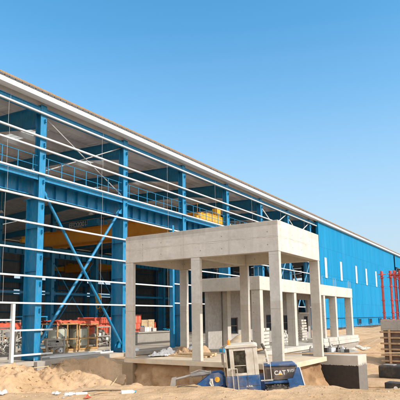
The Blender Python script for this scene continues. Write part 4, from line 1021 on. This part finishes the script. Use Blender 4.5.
# sand heap and sacks by the annex
bm = bmesh.new(); mb = MB(); mb.bm.free(); mb.bm = bm; rows = []
for a_ in range(49):
    row = []
    for b_ in range(25):
        r_ = b_/24; t_ = a_/48*2*math.pi; xx = math.cos(t_)*r_*1.9; yy = math.sin(t_)*r_*1.4
        row.append(bm.verts.new((xx, yy, max(.003, 1.15*(1-r_)**1.15 - .08*math.exp(-r_*r_*60) + .16*float(fbm(np.array([xx+3]), np.array([yy]), .9, 4, 6)[0])*(1-r_)*1.5))))
    rows.append(row)
for a_ in range(48):
    for b_ in range(24): bm.faces.new((rows[a_][b_], rows[a_][b_+1], rows[a_+1][b_+1], rows[a_+1][b_]))
bmesh.ops.remove_doubles(bm, verts=bm.verts[:], dist=.0005)
single('sand_heap', mb, 'dusty_slab', 'grey sand heap on the slab in front of the annex window', 'sand heap', (32.2, 16.3, 0.002), smooth=True)
for k, (x, y, z, s) in enumerate(((29.2, 15.3, 0, .5), (30.0, 15.9, 0, .45), (31.0, 15.2, 0, .5))):
    crumple('cement_sack', x, y, z, s, .35, .22, 20+k, 'white_sheet', ['white cement sack left of the grey sand heap', 'white cement sack against the left foot of the grey sand heap', 'white cement sack in front of the grey sand heap'][k], 'sack')
sheet('wood_scrap_pile', 29.6, 14.6, 0.004, 1.9, 1.1, .35, 31, 'plank', 'brown scrap wood heap on the slab between canopy and annex', 'scrap pile')
m = MB(); m.box(-.22, .22, -.15, .15, 0, .2); m.tube((0,0,.2), (0,0,.28), .05, n=10); single('jerrycan', m, 'bright_blue', 'small bright blue can on the slab beside the middle canopy column', 'can', (28.3, 15.55, 0), bevel=.03)
# block stacks in the annex
def block_stack(x, y, nx, nz, label, seed):
    r = thing('block_stack', label, 'block stack', (x, y, .002)); rg = random.Random(seed)
    for z in range(nz):
        m = MB()
        for k in range(nx): m.obox((rg.uniform(-.03,.03)+(k-(nx-1)/2)*.62, rg.uniform(-.04,.04), z*.23+.10), (.58, .5, .17), (0, 0, rg.uniform(-.05, .05)))
        part('block_course', m, 'conc_low', r, bevel=.012)
    return r
block_stack(45.0, 16.8, 2, 8, 'tall stack of pale concrete blocks under the annex sill opening', 2)
block_stack(32.6, 14.9, 2, 6, 'stack of pale blocks and sacks between the annex corner column and the canopy column', 3)
block_stack(40.5, 16.6, 3, 3, 'low stack of pale blocks on the annex floor below the dark windows', 4)
# trestles in the annex
def trestle(x, y, rz, label):
    r = thing('trestle', label, 'trestle', (x, y, .002), (0, 0, rz), group='white trestles in the annex')
    m = MB(); m.box(-.6, .6, -.05, .05, .95, 1.05); part('beam', m, 'white_steel', r)
    for sx in (-1, 1):
        for sy in (-1, 1):
            m = MB(); m.bar((sx*.5, sy*.03, .95), (sx*.58, sy*.38, 0), .06, .06, (0,1,0)); part('leg', m, 'white_steel', r)
        m = MB(); m.bar((sx*.55, -.24, .4), (sx*.55, .24, .4), .05, .05); part('brace', m, 'white_steel', r)
    return r
trestle(37.6, 15.6, .9, 'white trestle standing between annex columns, nearer the canopy corner column')
trestle(38.9, 16.2, .3, 'white trestle standing between annex columns, behind the nearer trestle')
# rubble along the annex edge and block top
rg = random.Random(12)
for k in range(26):
    x = rg.uniform(36.5, 51.5); y = 13.2-rg.uniform(-.1, 1.4)*(.2+(x-36)/18); z = gz(x, y)
    if 13.65 < y: z = 0
    s = rg.uniform(.18, .42); m = MB(); m.blob((0,0,0), (s*rg.uniform(.8,1.5), s, s*.7), 100+k, .5, 2)
    single('rubble_lump', m, 'conc_low', 'pale concrete rubble lump among the debris along the annex edge', 'rubble', (x, y, max(z, -.9)-.02), (0, 0, rg.uniform(0, 6)), group='rubble along the annex edge')
# scaffold board from the canopy slab over the block to the pedestal
m = MB(); m.box(-3.6, 3.6, -.14, .14, 0, .05); single('scaffold_board', m, 'plank', 'long brown scaffold board lying across the top of the foundation block', 'board', (30.3, 8.6, .004), (0, 0, math.atan2(-3.67, 2.23)), bevel=.006)
# small odds standing beyond the board
rg = random.Random(4)
for k in range(9):
    t = k/8; x = 31.5+rg.uniform(-.2,.6)+.9*t; y = 10.2-2.6*t+rg.uniform(-.2, .2); s = rg.uniform(.16, .34); m = MB()
    m.obox((0,0,s*.6), (s*1.4, s, s*1.2), (0, 0, rg.uniform(0,3)))
    m.obox((s*.4,0.1,s*1.3), (s*.3, s*.3, s*.7), (.2, .1, rg.uniform(0,3)))
    z0 = -.02
# slab carrying them
m = MB(); m.box(30.9, 33.4, 8.9, 11.6, -.5, -.02); m2 = m
o = single('ground_slab', m, 'conc_grey', 'low grey concrete slab strewn with offcuts behind the foundation block', 'slab', bevel=.02)
m = MB(); m.box(31.0, 33.3, 9.0, 11.4, -2.4, -.501); part('slab_foundation', m, 'conc_earth', o)
rg = random.Random(4)
for k in range(12):
    t = k/11; x = 31.5+rg.uniform(-.3,1.2); y = 11.3-2.2*t+rg.uniform(-.1, .1); s = rg.uniform(.16, .3); m = MB()
    m.obox((0,0,s*.5), (s*1.5, s, s), (0, 0, rg.uniform(0,3))); m.obox((s*.3,.06,s*1.25), (s*.25, s*.25, s*.6), (.2, .1, rg.uniform(0,3)))
    mt, lb = [('conc_grey', 'grey concrete offcut standing on the low slab behind the foundation block'), ('white_steel', 'white metal offcut standing on the low slab behind the foundation block'), ('black', 'dark offcut standing on the low slab behind the foundation block')][k % 3]
    single('offcut', m, mt, lb, 'offcut', (x, y, -.016), group=['grey offcuts', 'white offcuts', 'dark offcuts'][k % 3]+' behind the block', bevel=.01)
# tank and box at the right edge
r = thing('water_tank', 'dark blue-black tank with a pale lid in front of the formwork pedestal', 'tank', (37.6, 7.35, gz(37.6, 7.35)+.0), (0, 0, -.15))
m = MB(); m.box(-.9, .9, -1.2, 1.2, -.05, .80); part('body', m, 'black', r, bevel=.12)
m = MB(); m.box(-.75, -.2, .2, .9, .801, .86); part('lid', m, 'ldr_grey', r, bevel=.02)
r = thing('generator_box', 'small black machine box with a white cap on the sand at the right edge', 'generator', (31.3, 6.25, gz(31.3, 6.25)), (0, 0, -.1))
m = MB(); m.box(-.4, .4, -.7, .7, .0, .5); part('body', m, 'black', r, bevel=.05)
m = MB(); m.tube((-.42, .1, .22), (-.36, .1, .22), .11, n=14); part('cap', m, 'white_sheet', r)
m = MB(); m.box(-.3, .3, -.45, .45, 0, .12); single('metal_plate', m, 'ldr_grey', 'blue-grey metal plate lying on the sand at the right edge below the black box', 'plate', (29.0, 5.55, gz(29.0, 5.55)), (.1, .15, .3), bevel=.02)
m = MB(); m.tube((-2.2, 0, 0), (2.2, 0, 0), .07, n=10); single('sand_pipe', m, 'plank', 'brown pipe lying half buried in the sand right of the foundation block', 'pipe', (32.4, 7.0, gz(32.4, 7.0)+.04), (0, 0, -1.05))

# ------------------------------------------------------------------ litter on the foreground sand
def fz(x, y): return gz(x, y)
def litter(name, x, y, size, rot, mat, label, cat, crump=False, seed=0):
    m = MB()
    if crump: return sheet(name, x, y, fz(x, y)+.012, size[0], size[1], size[2]*1.3, seed, mat, label, cat, rot[2])
    else: m.obox((0,0,size[2]/2), size)
    return single(name, m, mat, label, cat, (x, y, fz(x, y)-.008), rot, bevel=0 if crump else .006)
litter('paper_scrap', 8.75, 8.75, (.34, .2, .05), (0, .05, .3), 'white_sheet', 'largest crumpled white scrap in the cluster of litter at lower left', 'scrap', True, 2)
litter('paper_scrap', 9.0, 8.62, (.26, .10, .05), (0, 0, -.8), 'white_sheet', 'flat white scrap at the right of the litter cluster at lower left', 'scrap')
litter('paper_scrap', 8.5, 8.9, (.24, .16, .045), (0, 0, .9), 'white_sheet', 'small white scrap at the near left of the litter cluster', 'scrap', True, 6)
litter('dark_scrap', 8.95, 8.72, (.22, .07, .03), (0, 0, -.5), 'black', 'thin black scrap between the white scraps at lower left', 'scrap')
litter('red_scrap', 8.55, 8.02, (.18, .12, .05), (0, 0, .4), 'red', 'orange red scrap on the sand at the bottom edge', 'scrap', True, 5)
litter('paper_scrap', 7.78, 9.85, (.24, .14, .06), (0, 0, .4), 'white_sheet', 'white scrap on the sand in the bottom left corner', 'scrap', True, 8)
b = thing('plastic_bottle', 'white plastic bottle lying on the sand left of centre at the bottom', 'bottle', (9.66, 7.82, fz(9.66, 7.82)+.035), (0, 0, math.radians(-32)))
m = MB(); m.tube((-.15, 0, 0), (.11, 0, 0), .048, n=14); m.tube((.11, 0, 0), (.17, 0, 0), .048, .02, n=14); part('body', m, 'white_sheet', b, smooth=False)
m = MB(); m.tube((.171, 0, 0), (.2, 0, 0), .024, n=12); part('cap', m, 'bright_blue', b)
def stick(x, y, l, rz, label, mat='plank', r=.012):
    rg = random.Random(int(x*100)); pts = [(-l/2, 0, .01), (-l/6, rg.uniform(-.03,.03), .03), (l/6, rg.uniform(-.03,.03), .02), (l/2, 0, .012)]
    m = MB(); m.path(pts, r, 6); single('stick', m, mat, label, 'stick', (x, y, fz(x, y)), (0, 0, rz))
stick(9.55, 8.5, .9, -.75, 'long dark stick on the sand left of the white bottle', 'black')
stick(11.0, 7.05, .5, -1.1, 'short dark stick on the sand below the middle canopy column', 'black')
stick(9.2, 8.2, .4, -.2, 'short brown stick on the near sand below the white bottle')
rg = random.Random(21)
for k in range(16):
    T = rg.uniform(-4, 5.5); D = rg.uniform(9.2, 12.6); x = .832*D+.555*T; y = .555*D-.832*T; s = rg.uniform(.012, .028)
    m = MB(); m.blob((0,0,0), (s*1.3, s, s*.8), 300+k, .4, 2, False)
    single('pebble', m, ['conc_grey', 'dusty_slab', 'plank'][k % 3], 'small pebble on the foreground sand', 'pebble', (x, y, fz(x, y)+s*.2), (0, 0, rg.uniform(0, 6)), group='pebbles on the foreground sand')
# sand clods strewn on the near sand and the bank
bm = bmesh.new(); rg = random.Random(77)
mb = MB(); mb.bm.free(); mb.bm = bm
for k in range(420):
    if k < 240: T = rg.uniform(-4.5, 6); D = rg.uniform(9.0, 13.0); x = .832*D+.555*T; y = .555*D-.832*T; s = rg.uniform(.008, .026)
    else: x = rg.uniform(15.5, 22); y = rg.uniform(18.4, 23.3); s = rg.uniform(.03, .085)
    mb.blob((x, y, gz(x, y)+s*.2), (s*rg.uniform(.9, 1.6), s*rg.uniform(.8, 1.2), s*.8), 900+k, .5, 1, False)
o = link('sand_clods', mb.mesh('sand_clods', 'sand')); o['kind'] = 'stuff'; o['label'] = 'loose clods strewn over the near sand and the sand bank'; o['category'] = 'clods'
rg = random.Random(15)
for k in range(14):
    x = rg.uniform(23.4, 27.6); y = rg.uniform(15.9, 17.9); l = rg.uniform(.35, 1.1); m = MB(); m.box(-l/2, l/2, -.05, .05, 0, rg.choice((.03, .05, .09)))
    single('timber_offcut', m, ['wood', 'wood_o', 'plank'][k % 3], 'short timber offcut littering the slab at the back of the canopy', 'timber offcut', (x, y, .001+.02*(k % 4)), (0, rg.uniform(0, .12), rg.uniform(0, 3)), group='timber offcuts at the back of the canopy')
# ropes
def rope(pts, r, label):
    p = [Vector((x, y, (gz(x, y)+.03) if z is None else z)) for x, y, z in pts]
    m = MB(); m.path(p, r, 6); single('rope', m, 'rope', label, 'rope')
rope([(17.2, 23.2, -.45), (18.6, 23.0, None), (20.0, 22.9, None), (21.3, 23.0, None)], .025, 'pale rope lying on the sand along the hall plinth at left')
rope([(21.9, 18.3, -.85), (21.0, 17.9, -1.15), (20.2, 17.7, -1.42), (19.4, 17.6, None)], .018, 'thin pale rope slanting from the canopy foundation down into the pit')

# every mesh without a setting kind and without a parent must carry a label
